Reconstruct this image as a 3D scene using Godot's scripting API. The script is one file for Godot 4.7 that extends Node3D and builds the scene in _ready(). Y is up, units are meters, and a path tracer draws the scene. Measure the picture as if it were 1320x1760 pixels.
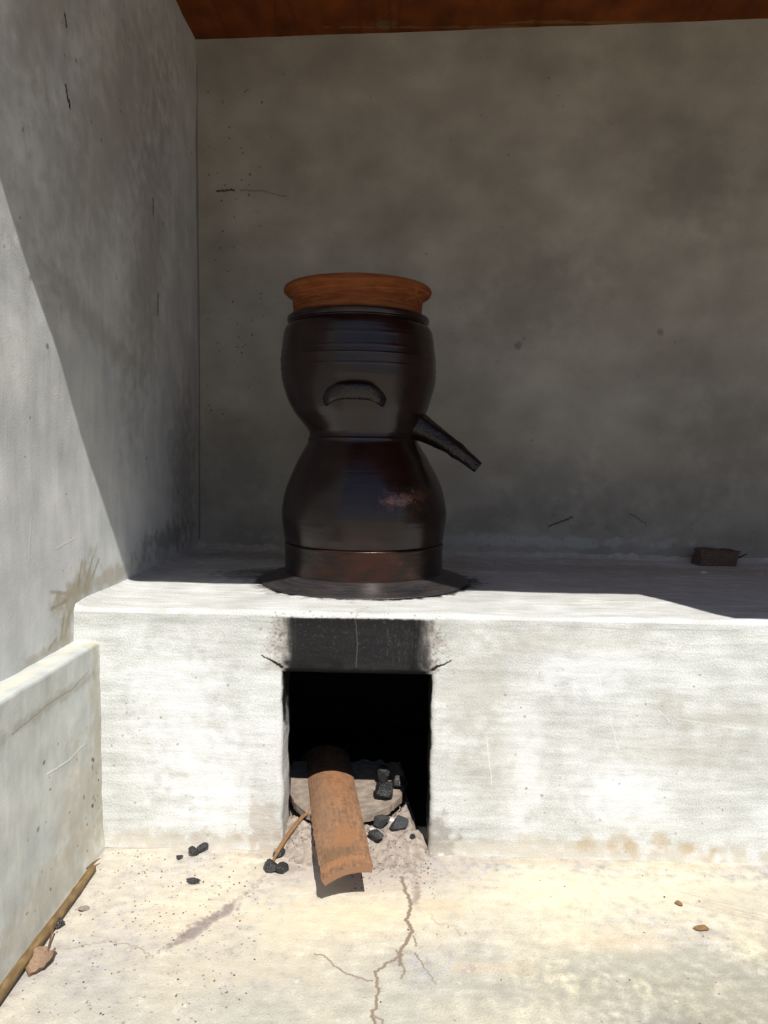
extends Node3D
# A plastered hearth under an eave: a dark glazed still on an iron cauldron, a roof tile and charcoal in the fire mouth.

const XL := -0.8877      # face of the left wall
const XR := 2.7          # face of the right wall, outside the frame
const XLE := -0.8157     # face of the low ledge along the left wall
const ZF := 0.0754       # front of the hearth
const ZB := -1.1547      # back wall at the left corner
const KB := 0.0627       # how far the back wall comes forward for each metre to the right
const YB := 0.6685       # top of the hearth
const YC := 2.8006       # underside of the ceiling
const YLE := 0.5759      # top of the ledge
const POT := Vector3(-0.124, YB, -0.445)
const SUN := Vector3(0.23, 1.0, 0.69)

var rng := RandomNumberGenerator.new()
var wob := FastNoiseLite.new()
var wob2 := FastNoiseLite.new()

# ---------------------------------------------------------------- mesh builder
class MB:
	var v := PackedVector3Array()
	var n := PackedVector3Array()
	var t := PackedVector2Array()
	var ix := PackedInt32Array()

	func tri(a: Vector3, b: Vector3, c: Vector3, ua := Vector2.ZERO, ub := Vector2.ZERO, uc := Vector2.ZERO) -> void:
		var k := v.size()
		var nn := (c - a).cross(b - a).normalized()
		v.append_array([a, b, c]); n.append_array([nn, nn, nn]); t.append_array([ua, ub, uc])
		ix.append_array([k, k + 1, k + 2])

	func quad(a: Vector3, b: Vector3, c: Vector3, d: Vector3, s := 1.0) -> void:  # clockwise seen from the front
		var k := v.size()
		var nn := (c - a).cross(b - a).normalized()
		var w := (b - a).length() * s
		var h := (d - a).length() * s
		v.append_array([a, b, c, d]); n.append_array([nn, nn, nn, nn])
		t.append_array([Vector2(0, 0), Vector2(w, 0), Vector2(w, h), Vector2(0, h)])
		ix.append_array([k, k + 1, k + 2, k, k + 2, k + 3])

	func box(lo: Vector3, hi: Vector3, skip := "") -> void:
		var p := func(x, y, z): return Vector3(hi.x if x else lo.x, hi.y if y else lo.y, hi.z if z else lo.z)
		if not "z" in skip: quad(p.call(0, 1, 1), p.call(1, 1, 1), p.call(1, 0, 1), p.call(0, 0, 1))
		if not "Z" in skip: quad(p.call(1, 1, 0), p.call(0, 1, 0), p.call(0, 0, 0), p.call(1, 0, 0))
		if not "x" in skip: quad(p.call(1, 1, 1), p.call(1, 1, 0), p.call(1, 0, 0), p.call(1, 0, 1))
		if not "X" in skip: quad(p.call(0, 1, 0), p.call(0, 1, 1), p.call(0, 0, 1), p.call(0, 0, 0))
		if not "y" in skip: quad(p.call(0, 1, 0), p.call(1, 1, 0), p.call(1, 1, 1), p.call(0, 1, 1))
		if not "Y" in skip: quad(p.call(0, 0, 1), p.call(1, 0, 1), p.call(1, 0, 0), p.call(0, 0, 0))

	# A smooth grid: f(i, j) gives the point, u(point) or u(i, j) its uv; keep(i, j) drops cells; wrap joins the last row of i to the first.
	func sheet(nu: int, nv: int, f: Callable, u: Callable, keep = null, flip := false) -> PackedVector3Array:
		var k := v.size()
		var g := PackedVector3Array()
		var acc := PackedVector3Array()
		g.resize((nu + 1) * (nv + 1)); acc.resize(g.size())
		for j in nv + 1:
			for i in nu + 1:
				g[j * (nu + 1) + i] = f.call(i, j)
		for j in nv:
			for i in nu:
				if keep and not keep.call(i, j):
					continue
				var a := j * (nu + 1) + i
				var b := a + 1
				var c := a + nu + 2
				var d := a + nu + 1
				if flip:
					var q := b
					b = d; d = q
				var n1 := (g[c] - g[a]).cross(g[b] - g[a])
				var n2 := (g[d] - g[a]).cross(g[c] - g[a])
				acc[a] += n1 + n2; acc[b] += n1; acc[c] += n1 + n2; acc[d] += n2
				ix.append_array([k + a, k + b, k + c, k + a, k + c, k + d])
		for j in nv + 1:
			for i in nu + 1:
				var a := j * (nu + 1) + i
				v.append(g[a]); n.append(acc[a].normalized()); t.append(u.call(i, j, g[a]))
		return g

	# joins the normals of points that coincide (the seam of a lathe)
	func weld(from := 0) -> void:
		var at := {}
		for i in range(from, v.size()):
			var key := Vector3i((v[i] * 20000.0).round())
			at[key] = at.get(key, Vector3.ZERO) + n[i]
		for i in range(from, v.size()):
			n[i] = at[Vector3i((v[i] * 20000.0).round())].normalized()

	func lathe(prof: PackedVector2Array, segs: int, shift = null, wobble = null) -> void:
		var from := v.size()
		var m := prof.size() - 1
		sheet(segs, m, func(i: int, j: int):
			var a := TAU * (i % segs) / segs
			var r: float = prof[j].x + (wobble.call(a, prof[j].y) if wobble else 0.0)
			var o: Vector3 = shift.call(prof[j].y) if shift else Vector3.ZERO
			return o + Vector3(cos(a) * r, prof[j].y, sin(a) * r),
			func(i: int, j: int, _p: Vector3): return Vector2(float(i) / segs, float(j) / m), null, false)
		weld(from)

	# A round or flattened bar along a path; radii per point, squash: second radius over the first.
	func tube(path: PackedVector3Array, radii: PackedFloat32Array, sides: int, up := Vector3.UP, squash := 1.0, rough := 0.0, seed_ := 1) -> void:
		var fl := FastNoiseLite.new()
		fl.seed = seed_; fl.frequency = 9.0
		var from := v.size()
		var m := path.size() - 1
		var rings := []
		for j in m + 1:
			var d := (path[mini(j + 1, m)] - path[maxi(j - 1, 0)]).normalized()
			var s := d.cross(up).normalized()
			var w := s.cross(d).normalized()
			rings.append([s, w])
		sheet(sides, m, func(i: int, j: int):
			var a := TAU * (i % sides) / sides
			var r := radii[j] * (1.0 + rough * fl.get_noise_3d(cos(a), sin(a), path[j].length() * 6.0))
			return path[j] + rings[j][0] * cos(a) * r + rings[j][1] * sin(a) * r * squash,
			func(i: int, j: int, _p: Vector3): return Vector2(float(i) / sides, float(j) / m), null, true)
		weld(from)
		for e in [0, m]:
			var ring := []
			for i in sides:
				ring.append(v[from + e * (sides + 1) + i])
			for i in sides:
				var q: Vector3 = ring[(i + 1) % sides]
				if e == 0: tri(path[0], ring[i], q)
				else: tri(path[m], q, ring[i])

	# A broken lump: a ball cut by random planes, with flat faces.
	func lump(size: Vector3, seed_: int, cuts := 16, rough := 0.03) -> void:
		var r := RandomNumberGenerator.new()
		r.seed = seed_
		var pn := []
		for k in cuts:
			pn.append([Vector3(r.randfn(), r.randfn(), r.randfn()).normalized(), r.randf_range(0.42, 0.85)])
		var fl := FastNoiseLite.new()
		fl.seed = seed_; fl.frequency = 2.2
		var p := func(i: int, j: int):
			var th: float = PI * j / 18.0
			var a: float = TAU * (i % 28) / 28.0
			var d := Vector3(sin(th) * cos(a), cos(th), sin(th) * sin(a))
			var rad := 1.0
			for c in pn:
				var k: float = d.dot(c[0])
				if k > 0.01:
					rad = minf(rad, c[1] / k)
			rad *= 1.0 + rough * fl.get_noise_3dv(d * 1.7)
			return d * rad
		var blo := Vector3.ONE * 9.0
		var bhi := Vector3.ONE * -9.0
		for j in 19:
			for i in 28:
				var q: Vector3 = p.call(i, j)
				blo = blo.min(q); bhi = bhi.max(q)
		var fit := size / (bhi - blo)
		var mid := Vector3((blo.x + bhi.x) * 0.5, blo.y, (blo.z + bhi.z) * 0.5)
		for j in 18:
			for i in 28:
				var a: Vector3 = (p.call(i, j) - mid) * fit
				var b: Vector3 = (p.call(i + 1, j) - mid) * fit
				var c: Vector3 = (p.call(i + 1, j + 1) - mid) * fit
				var d: Vector3 = (p.call(i, j + 1) - mid) * fit
				if j > 0: tri(a, b, c)
				if j < 17: tri(a, c, d)

	func mesh() -> ArrayMesh:
		var a := []
		a.resize(Mesh.ARRAY_MAX)
		a[Mesh.ARRAY_VERTEX] = v; a[Mesh.ARRAY_NORMAL] = n; a[Mesh.ARRAY_TEX_UV] = t; a[Mesh.ARRAY_INDEX] = ix
		var m := ArrayMesh.new()
		m.add_surface_from_arrays(Mesh.PRIMITIVE_TRIANGLES, a)
		return m

# ---------------------------------------------------------------- surface colour: pigment, stains and cracks in metres
class Canvas:
	var w: int
	var h: int
	var lo: Vector2
	var hi: Vector2
	var d := PackedByteArray()
	var z := PackedByteArray()
	var rag: PackedByteArray
	var r := RandomNumberGenerator.new()

	func _init(w_: int, h_: int, lo_: Vector2, hi_: Vector2, seed_: int) -> void:
		w = w_; h = h_; lo = lo_; hi = hi_
		r.seed = seed_
		rag = layer(0.035, seed_ + 77, 4)

	func layer(freq: float, seed_: int, oct := 4, sx := 1.0, sy := 1.0) -> PackedByteArray:
		var f := FastNoiseLite.new()
		f.noise_type = FastNoiseLite.TYPE_SIMPLEX_SMOOTH
		f.seed = seed_; f.frequency = freq
		f.fractal_octaves = oct
		var im := f.get_image(int(ceil(w / sx)), int(ceil(h / sy)), false, false, true)
		if sx != 1.0 or sy != 1.0:
			im.resize(w, h, Image.INTERPOLATE_CUBIC)
		im.convert(Image.FORMAT_L8)
		return im.get_data()

	# ground colour plus, for each layer, a colour swing; g is how much each layer also raises the surface
	func ground(c: Color, layers: Array) -> void:
		d.resize(w * h * 3); z.resize(w * h)
		var cr := int(c.r * 255); var cg := int(c.g * 255); var cb := int(c.b * 255)
		var n0: PackedByteArray = layers[0][0]; var n1: PackedByteArray = layers[1][0]; var n2: PackedByteArray = layers[2][0]; var n3: PackedByteArray = layers[3][0]
		var a0: Color = layers[0][1]; var a1: Color = layers[1][1]; var a2: Color = layers[2][1]; var a3: Color = layers[3][1]
		var r0 := int(a0.r * 512); var r1 := int(a1.r * 512); var r2 := int(a2.r * 512); var r3 := int(a3.r * 512)
		var g0 := int(a0.g * 512); var g1 := int(a1.g * 512); var g2 := int(a2.g * 512); var g3 := int(a3.g * 512)
		var b0 := int(a0.b * 512); var b1 := int(a1.b * 512); var b2 := int(a2.b * 512); var b3 := int(a3.b * 512)
		var h1: float = layers[1][2]; var h2: float = layers[2][2]; var h3: float = layers[3][2]
		for i in w * h:
			var p := n0[i] - 128; var q := n1[i] - 128; var s := n2[i] - 128; var u := n3[i] - 128
			d[i * 3] = clampi(cr + ((p * r0 + q * r1 + s * r2 + u * r3) >> 8), 0, 255)
			d[i * 3 + 1] = clampi(cg + ((p * g0 + q * g1 + s * g2 + u * g3) >> 8), 0, 255)
			d[i * 3 + 2] = clampi(cb + ((p * b0 + q * b1 + s * b2 + u * b3) >> 8), 0, 255)
			z[i] = clampi(150 + int(q * h1 + s * h2 + u * h3), 0, 255)

	func dab(x: int, y: int, c: Color, a: float, dz := 0.0) -> void:
		if x < 0 or y < 0 or x >= w or y >= h: return
		var i := (y * w + x)
		d[i * 3] = int(lerpf(d[i * 3], c.r * 255, a)); d[i * 3 + 1] = int(lerpf(d[i * 3 + 1], c.g * 255, a)); d[i * 3 + 2] = int(lerpf(d[i * 3 + 2], c.b * 255, a))
		if dz: z[i] = clampi(int(lerpf(z[i], 150 + dz, a)), 0, 255)

	func px(p: Vector2) -> Vector2:
		return (p - lo) / (hi - lo) * Vector2(w, h)

	# a stain with a ragged outline; sharp: 1 hard .. 0 soft; grain: how much pixel grain breaks it
	func blot(c: Vector2, rad: Vector2, col: Color, a: float, ragged := 0.5, soft := 0.35, turn := 0.0, grain := 0.0, noise: PackedByteArray = rag) -> void:
		var reach := maxf(rad.x, rad.y) * (1.3 + ragged)
		var p0 := px(c - Vector2(reach, reach)).max(Vector2.ZERO)
		var p1 := px(c + Vector2(reach, reach)).min(Vector2(w, h))
		var m := (hi - lo) / Vector2(w, h)
		for y in range(int(p0.y), int(p1.y)):
			for x in range(int(p0.x), int(p1.x)):
				var q := (lo + Vector2(x, y) * m - c).rotated(-turn) / rad
				var e := q.length() + ragged * (noise[y * w + x] / 127.0 - 1.0)
				var k := a * (1.0 - smoothstep(1.0 - soft, 1.0 + soft, e))
				if k > 0.01:
					if grain: k *= clampf(1.0 - grain * r.randf(), 0, 1)
					dab(x, y, col, k)

	# an even stain inside a rectangle with ragged sides
	func patch(a: Vector2, b: Vector2, col: Color, k: float, soft: Vector2, ragged: float, noise: PackedByteArray, grain := 0.0) -> void:
		var p0 := px(a - soft * 2.0).max(Vector2.ZERO)
		var p1 := px(b + soft * 2.0).min(Vector2(w, h))
		var m := (hi - lo) / Vector2(w, h)
		for y in range(int(p0.y), int(p1.y)):
			for x in range(int(p0.x), int(p1.x)):
				var q := lo + Vector2(x, y) * m
				var e := ragged * (noise[y * w + x] / 127.0 - 1.0)
				var ex := maxf(a.x - q.x, q.x - b.x) / soft.x + e
				var ey := maxf(a.y - q.y, q.y - b.y) / soft.y + e
				var g := k * (1.0 - smoothstep(-1.0, 1.0, ex)) * (1.0 - smoothstep(-1.0, 1.0, ey))
				if g > 0.01:
					if grain: g *= clampf(1.0 - grain * r.randf(), 0, 1)
					dab(x, y, col, g)

	# a crack or scratch that wanders along points; width in metres
	func line(pts: Array, width: float, col: Color, a: float, wander := 0.003, dz := -60.0, taper := false) -> void:
		var m := (hi.x - lo.x) / w
		var f := FastNoiseLite.new()
		f.seed = r.randi(); f.frequency = 45.0; f.fractal_octaves = 4; f.fractal_gain = 0.65
		var total := 0.0
		for k in pts.size() - 1: total += pts[k].distance_to(pts[k + 1])
		var run := 0.0
		for k in pts.size() - 1:
			var p: Vector2 = pts[k]
			var q: Vector2 = pts[k + 1]
			var steps := maxi(2, int(p.distance_to(q) / m * 1.5))
			var side := (q - p).orthogonal().normalized()
			for s in steps:
				var at := p.lerp(q, float(s) / steps)
				var gone := run + p.distance_to(at)
				at += side * f.get_noise_1d(gone * 1.5) * wander * 2.0
				var wd := width * (0.65 + 0.7 * absf(f.get_noise_1d(gone * 3.0 + 50.0)))
				if taper: wd *= 1.0 - 0.85 * gone / total
				var c := px(at)
				var rp := maxf(0.6, wd / m * 0.5)
				for y in range(int(c.y - rp - 1), int(c.y + rp + 2)):
					for x in range(int(c.x - rp - 1), int(c.x + rp + 2)):
						var e := Vector2(x + 0.5, y + 0.5).distance_to(c)
						if e < rp + 0.5:
							dab(x, y, col, a * clampf(rp + 0.5 - e, 0, 1), dz)
			run += p.distance_to(q)

	func specks(count: int, a: Vector2, b: Vector2, size: Vector2, col: Color, k: float) -> void:
		for i in count:
			var c := Vector2(r.randf_range(a.x, b.x), r.randf_range(a.y, b.y))
			var s := r.randf_range(size.x, size.y)
			blot(c, Vector2(s, s * r.randf_range(0.4, 1.0)), col, k * r.randf_range(0.5, 1.0), 0.3, 0.4, r.randf() * PI)

	# dirt strewn along a path: many small ragged flecks, thinning outwards
	func strew(pts: Array, spread: float, count: int, size: Vector2, col: Color, k: float) -> void:
		for i in count:
			var s := r.randf() * (pts.size() - 1.001)
			var at: Vector2 = pts[int(s)].lerp(pts[int(s) + 1], s - int(s)) + Vector2(r.randfn(), r.randfn()) * spread
			var e := r.randf_range(size.x, size.y)
			blot(at, Vector2(e, e * r.randf_range(0.35, 0.9)), col.lerp(col.lightened(0.25), r.randf()), k * r.randf_range(0.4, 1.0), 0.5, 0.4, r.randf() * PI)

	func uv(p: Vector2) -> Vector2:
		return (p - lo) / (hi - lo)

	func material(rough: float, relief := 0.0) -> StandardMaterial3D:
		var m := StandardMaterial3D.new()
		m.albedo_texture = ImageTexture.create_from_image(Image.create_from_data(w, h, false, Image.FORMAT_RGB8, d))
		m.roughness = rough
		m.metallic_specular = 0.3
		if relief:
			m.heightmap_enabled = true
			m.heightmap_scale = relief
			m.heightmap_texture = ImageTexture.create_from_image(Image.create_from_data(w, h, false, Image.FORMAT_L8, z))
		return m

# ---------------------------------------------------------------- helpers
func obj(called: String, m: Mesh, mat: Material, parent: Node = self) -> MeshInstance3D:
	var o := MeshInstance3D.new()
	o.name = called
	o.mesh = m
	o.material_override = mat
	parent.add_child(o, true)
	return o

func tag(o: Node, label: String, category := "", group := "", kind := "") -> Node:
	o.set_meta("label", label)
	if category: o.set_meta("category", category)
	if group: o.set_meta("group", group)
	if kind: o.set_meta("kind", kind)
	return o

func thing(called: String, at: Vector3, label: String, category: String, group := "") -> Node3D:
	var o := Node3D.new()
	o.name = called
	add_child(o, true)
	o.position = at
	tag(o, label, category, group)
	return o

func plain(c: Color, rough: float, spec := 0.4) -> StandardMaterial3D:
	var m := StandardMaterial3D.new()
	m.albedo_color = c
	m.roughness = rough
	m.metallic_specular = spec
	return m

# a material whose colour wanders between two pigments, mapped from all sides
func mottled(a: Color, b: Color, freq: float, rough: float, scale: float, seed_: int, relief := 0.0, spec := 0.4, stretch := Vector3.ONE) -> StandardMaterial3D:
	var f := FastNoiseLite.new()
	f.seed = seed_; f.frequency = freq; f.fractal_octaves = 5
	var im := f.get_seamless_image(256, 256, false, false, 0.2, true)
	var bytes := im.get_data()
	var out := PackedByteArray()
	out.resize(256 * 256 * 3)
	for i in 256 * 256:
		var c := a.lerp(b, bytes[i] / 255.0)
		out[i * 3] = int(c.r * 255); out[i * 3 + 1] = int(c.g * 255); out[i * 3 + 2] = int(c.b * 255)
	var m := plain(Color.WHITE, rough, spec)
	m.albedo_texture = ImageTexture.create_from_image(Image.create_from_data(256, 256, false, Image.FORMAT_RGB8, out))
	m.uv1_triplanar = true
	m.uv1_scale = stretch * scale
	if relief:
		m.heightmap_enabled = true
		m.heightmap_scale = relief
		m.heightmap_texture = ImageTexture.create_from_image(im)
	return m

func back_z(x: float) -> float:
	return ZB + KB * (x - XL)

func spline(pts: PackedVector2Array, per: int) -> PackedVector2Array:  # smooth profile through (radius, height) points
	var out := PackedVector2Array()
	for k in pts.size() - 1:
		var a := pts[maxi(k - 1, 0)]
		var d := pts[mini(k + 2, pts.size() - 1)]
		for s in per:
			out.append(pts[k].cubic_interpolate(pts[k + 1], a, d, float(s) / per))
	out.append(pts[pts.size() - 1])
	return out

# ---------------------------------------------------------------- scene
func _ready() -> void:
	rng.seed = 11
	wob.seed = 3; wob.frequency = 1.6; wob.fractal_octaves = 3
	wob2.seed = 8; wob2.frequency = 14.0; wob2.fractal_octaves = 2
	view_and_light()
	room()
	hearth()
	cauldron()
	still()
	fire_mouth()
	litter()

func view_and_light() -> void:
	var cam := Camera3D.new()
	cam.name = "camera"
	cam.keep_aspect = Camera3D.KEEP_HEIGHT
	cam.fov = rad_to_deg(2.0 * atan(880.0 / 1250.0))
	cam.near = 0.02
	cam.far = 200.0
	cam.position = Vector3(0, 1.1, 2.0)
	cam.basis = Basis(Vector3.UP, 0.0237) * Basis(Vector3.RIGHT, -0.0819) * Basis(Vector3.BACK, 0.0146)
	add_child(cam)
	cam.current = true

	var sky := ProceduralSkyMaterial.new()
	sky.sky_top_color = Color(0.46, 0.56, 0.73)
	sky.sky_horizon_color = Color(0.82, 0.86, 0.90)
	sky.sky_curve = 0.18
	sky.ground_bottom_color = Color(0.45, 0.42, 0.37)
	sky.ground_horizon_color = Color(0.55, 0.54, 0.50)
	sky.sky_energy_multiplier = 0.9
	sky.ground_energy_multiplier = 0.6
	var env := Environment.new()
	env.background_mode = Environment.BG_SKY
	env.sky = Sky.new()
	env.sky.sky_material = sky
	env.tonemap_mode = Environment.TONE_MAPPER_LINEAR
	env.tonemap_exposure = 1.27
	env.sdfgi_enabled = true
	env.ssao_enabled = true
	env.ssil_enabled = true
	var we := WorldEnvironment.new()
	we.environment = env
	add_child(we)

	var sun := DirectionalLight3D.new()
	sun.name = "sun"
	sun.light_color = Color(1.0, 0.985, 0.96)
	sun.light_energy = 1.34
	sun.light_angular_distance = 0.35
	sun.shadow_enabled = true
	sun.sky_mode = DirectionalLight3D.SKY_MODE_LIGHT_ONLY
	sun.basis = Basis.looking_at(-SUN.normalized(), Vector3.UP)
	add_child(sun)

func room() -> void:
	# floor in front of the hearth: screed with cracks, dust and stains
	var c := Canvas.new(1536, 800, Vector2(-1.0, 0.0), Vector2(1.6, 1.354), 5)
	c.ground(Color(0.745, 0.72, 0.67), [
		[c.layer(0.0045, 1, 4), Color(0.11, 0.09, 0.03), 0.0], [c.layer(0.03, 2, 5), Color(0.10, 0.10, 0.095), 0.35],
		[c.layer(0.05, 3, 4, 4.0, 1.0), Color(0.07, 0.07, 0.065), 0.25], [c.layer(0.3, 4, 3), Color(0.10, 0.10, 0.10), 0.35]])
	var fine := c.layer(0.05, 15, 5)
	for q in [                                                       # washes of cement and dust: x, z, half-sizes, colour, strength
			[-0.62, 0.35, 0.42, 0.40, Color(0.735, 0.70, 0.66), 0.6], [0.15, 0.33, 0.75, 0.17, Color(0.87, 0.825, 0.72), 0.6], [0.55, 0.22, 0.55, 0.08, Color(0.88, 0.835, 0.725), 0.6],
			[-0.15, 0.36, 0.20, 0.05, Color(0.87, 0.80, 0.67), 0.5], [0.1, 0.75, 0.9, 0.22, Color(0.70, 0.69, 0.635), 0.65], [0.55, 0.50, 0.24, 0.06, Color(0.60, 0.605, 0.565), 0.55],
			[0.75, 0.60, 0.28, 0.09, Color(0.565, 0.555, 0.50), 0.55], [0.62, 0.66, 0.14, 0.03, Color(0.52, 0.51, 0.455), 0.45], [0.98, 0.42, 0.14, 0.06, Color(0.56, 0.545, 0.495), 0.45],
			[0.12, 0.31, 0.05, 0.03, Color(0.84, 0.74, 0.61), 0.5], [0.20, 0.52, 0.07, 0.015, Color(0.82, 0.72, 0.60), 0.4], [0.88, 0.25, 0.13, 0.05, Color(0.68, 0.665, 0.61), 0.45],
			[0.50, 0.42, 0.10, 0.03, Color(0.83, 0.74, 0.63), 0.4], [0.30, 0.58, 0.14, 0.03, Color(0.62, 0.61, 0.57), 0.4], [-0.30, 0.55, 0.16, 0.05, Color(0.80, 0.75, 0.66), 0.5], [0.9, 0.68, 0.06, 0.02, Color(0.82, 0.81, 0.78), 0.6],
			[-0.06, 0.16, 0.22, 0.08, Color(0.70, 0.65, 0.615), 0.8], [-0.33, 0.10, 0.10, 0.02, Color(0.66, 0.61, 0.56), 0.5], [0.45, 0.105, 0.6, 0.012, Color(0.76, 0.69, 0.60), 0.45], [-0.83, 0.25, 0.035, 0.35, Color(0.60, 0.565, 0.505), 0.55]]:
		c.blot(Vector2(q[0], q[1]), Vector2(q[2], q[3]), q[4], q[5], 0.75, 0.85, 0.0, 0.25, fine)
	c.blot(Vector2(-0.285, 0.168), Vector2(0.040, 0.020), Color(0.62, 0.565, 0.505), 0.7, 0.6, 0.3, 0.0, 0.2, fine)
	c.strew([Vector2(-0.02, 0.10), Vector2(0.06, 0.16)], 0.035, 240, Vector2(0.002, 0.006), Color(0.46, 0.42, 0.39), 0.5)
	c.strew([Vector2(-0.45, 0.10), Vector2(-0.3, 0.12)], 0.03, 90, Vector2(0.002, 0.006), Color(0.52, 0.48, 0.44), 0.4)
	c.strew([Vector2(-0.335, 0.20), Vector2(-0.37, 0.28), Vector2(-0.41, 0.35)], 0.005, 150, Vector2(0.002, 0.005), Color(0.56, 0.50, 0.465), 0.45)
	c.strew([Vector2(-0.39, 0.33), Vector2(-0.43, 0.38), Vector2(-0.46, 0.425), Vector2(-0.48, 0.455)], 0.0085, 420, Vector2(0.003, 0.008), Color(0.51, 0.46, 0.43), 0.5)
	c.strew([Vector2(-0.46, 0.43), Vector2(-0.505, 0.485)], 0.007, 150, Vector2(0.002, 0.006), Color(0.51, 0.46, 0.43), 0.45)
	c.strew([Vector2(0.040, 0.12), Vector2(0.052, 0.20), Vector2(0.055, 0.27), Vector2(0.044, 0.30)], 0.005, 260, Vector2(0.002, 0.007), Color(0.57, 0.51, 0.455), 0.45)
	c.strew([Vector2(-0.75, 0.2), Vector2(-0.5, 0.4)], 0.12, 420, Vector2(0.001, 0.003), Color(0.45, 0.42, 0.39), 0.5)
	var crack := Color(0.55, 0.49, 0.42)
	c.line([Vector2(0.016, 0.19), Vector2(0.026, 0.25), Vector2(0.040, 0.30), Vector2(0.034, 0.345), Vector2(0.028, 0.363), Vector2(0.041, 0.405), Vector2(0.028, 0.44), Vector2(0.014, 0.47), Vector2(0.013, 0.52)], 0.0085, crack, 0.8, 0.003)
	c.line([Vector2(0.013, 0.49), Vector2(0.004, 0.496), Vector2(-0.021, 0.522), Vector2(-0.040, 0.544), Vector2(-0.032, 0.59), Vector2(-0.034, 0.638), Vector2(-0.042, 0.661), Vector2(-0.030, 0.69), Vector2(-0.045, 0.78), Vector2(-0.03, 0.92)], 0.006, crack, 0.8, 0.004)
	c.line([Vector2(-0.040, 0.661), Vector2(-0.02, 0.672), Vector2(-0.018, 0.70)], 0.004, crack, 0.7, 0.003)
	c.line([Vector2(-0.175, 0.490), Vector2(-0.150, 0.497), Vector2(-0.127, 0.529), Vector2(-0.094, 0.551), Vector2(-0.044, 0.571)], 0.0035, crack, 0.8, 0.003)
	c.line([Vector2(0.005, 0.470), Vector2(0.012, 0.50), Vector2(0.025, 0.535), Vector2(0.014, 0.56)], 0.004, crack, 0.8, 0.003)
	c.line([Vector2(0.043, 0.42), Vector2(0.052, 0.455)], 0.004, crack, 0.7, 0.002)
	c.line([Vector2(0.046, 0.478), Vector2(0.065, 0.52), Vector2(0.090, 0.572)], 0.0045, crack, 0.8, 0.003, -60, true)
	c.line([Vector2(0.085, 0.34), Vector2(0.10, 0.375), Vector2(0.14, 0.38), Vector2(0.15, 0.42)], 0.002, crack, 0.4, 0.006)
	c.line([Vector2(-0.72, 0.50), Vector2(-0.64, 0.47), Vector2(-0.56, 0.49), Vector2(-0.52, 0.52)], 0.003, crack, 0.45, 0.004)
	for k in 5:                                                                                              # drag marks at the right
		var o := Vector2(rng.randf_range(-0.03, 0.05), rng.randf_range(-0.03, 0.06))
		c.line([Vector2(0.72, 0.245) + o, Vector2(0.80, 0.285) + o, Vector2(0.93, 0.33) + o], 0.003, Color(0.68, 0.61, 0.51), 0.4, 0.002, -15)
	c.specks(240, Vector2(-0.82, 0.1), Vector2(-0.3, 0.7), Vector2(0.001, 0.0035), Color(0.38, 0.35, 0.32), 0.7)
	c.specks(110, Vector2(-0.3, 0.1), Vector2(1.2, 1.1), Vector2(0.001, 0.003), Color(0.42, 0.36, 0.30), 0.7)
	c.specks(90, Vector2(-0.12, 0.08), Vector2(0.10, 0.25), Vector2(0.001, 0.003), Color(0.30, 0.28, 0.27), 0.7)
	c.specks(60, Vector2(-0.85, 0.4), Vector2(0.9, 1.2), Vector2(0.002, 0.005), Color(0.92, 0.90, 0.85), 0.5)
	var fm := c.material(0.93, 0.35)
	var b := MB.new()
	b.sheet(150, 90, func(i: int, j: int):
		var x := -1.15 + 4.1 * i / 150.0
		var z := -1.3 + 3.3 * j / 90.0
		var e := 0.0 if j > 84 else 1.0
		return Vector3(x, (0.0022 * wob.get_noise_2d(x * 2.0, z * 2.0) + 0.0006 * wob2.get_noise_2d(x, z)) * e, z),
		func(_i: int, _j: int, p: Vector3): return c.uv(Vector2(p.x, p.z)), null, false)
	b.box(Vector3(-1.15, -0.15, -1.3), Vector3(2.95, -0.004, 2.0), "y")
	tag(obj("floor", b.mesh(), fm), "cracked cream cement floor in front of the hearth", "", "", "structure")

	# packed yard beyond the screed, outside the frame; it throws sunlight back under the eave
	var ym := mottled(Color(0.66, 0.61, 0.53), Color(0.78, 0.73, 0.65), 0.02, 0.95, 0.4, 21, 0.3)
	b = MB.new()
	b.box(Vector3(-14, -0.15, 2.0), Vector3(16, 0.0, 18))
	b.box(Vector3(-14, -0.15, -1.3), Vector3(-1.15, -0.002, 2.0))
	b.box(Vector3(2.95, -0.15, -1.3), Vector3(16, -0.002, 2.0))
	tag(obj("yard_ground", b.mesh(), ym), "packed pale yard beyond the cement floor", "", "", "structure")

	# back wall
	c = Canvas.new(1280, 832, Vector2(-0.9, 0.55), Vector2(2.7, 2.89), 31)
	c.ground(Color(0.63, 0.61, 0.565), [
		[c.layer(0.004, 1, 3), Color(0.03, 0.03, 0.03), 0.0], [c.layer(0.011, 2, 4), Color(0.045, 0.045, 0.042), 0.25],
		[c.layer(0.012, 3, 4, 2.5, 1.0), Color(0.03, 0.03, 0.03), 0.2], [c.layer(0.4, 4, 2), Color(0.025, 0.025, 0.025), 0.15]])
	for q in [[0.62, 0.97, 0.16, 0.10], [0.85, 0.90, 0.18, 0.06], [1.30, 1.15, 0.10, 0.16], [1.05, 0.85, 0.2, 0.05], [0.35, 0.82, 0.14, 0.05], [1.15, 2.2, 0.12, 0.14], [-0.7, 1.05, 0.12, 0.16], [0.55, 1.75, 0.2, 0.12]]:
		c.blot(Vector2(q[0], q[1]), Vector2(q[2], q[3]), Color(0.49, 0.475, 0.45), 0.4, 0.8, 0.9, 0.3)
	for q in [[0.47, 1.545], [1.04, 1.60]]:
		c.blot(Vector2(q[0], q[1]), Vector2(0.012, 0.014), Color(0.42, 0.40, 0.375), 0.55, 0.8, 0.6)
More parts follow.
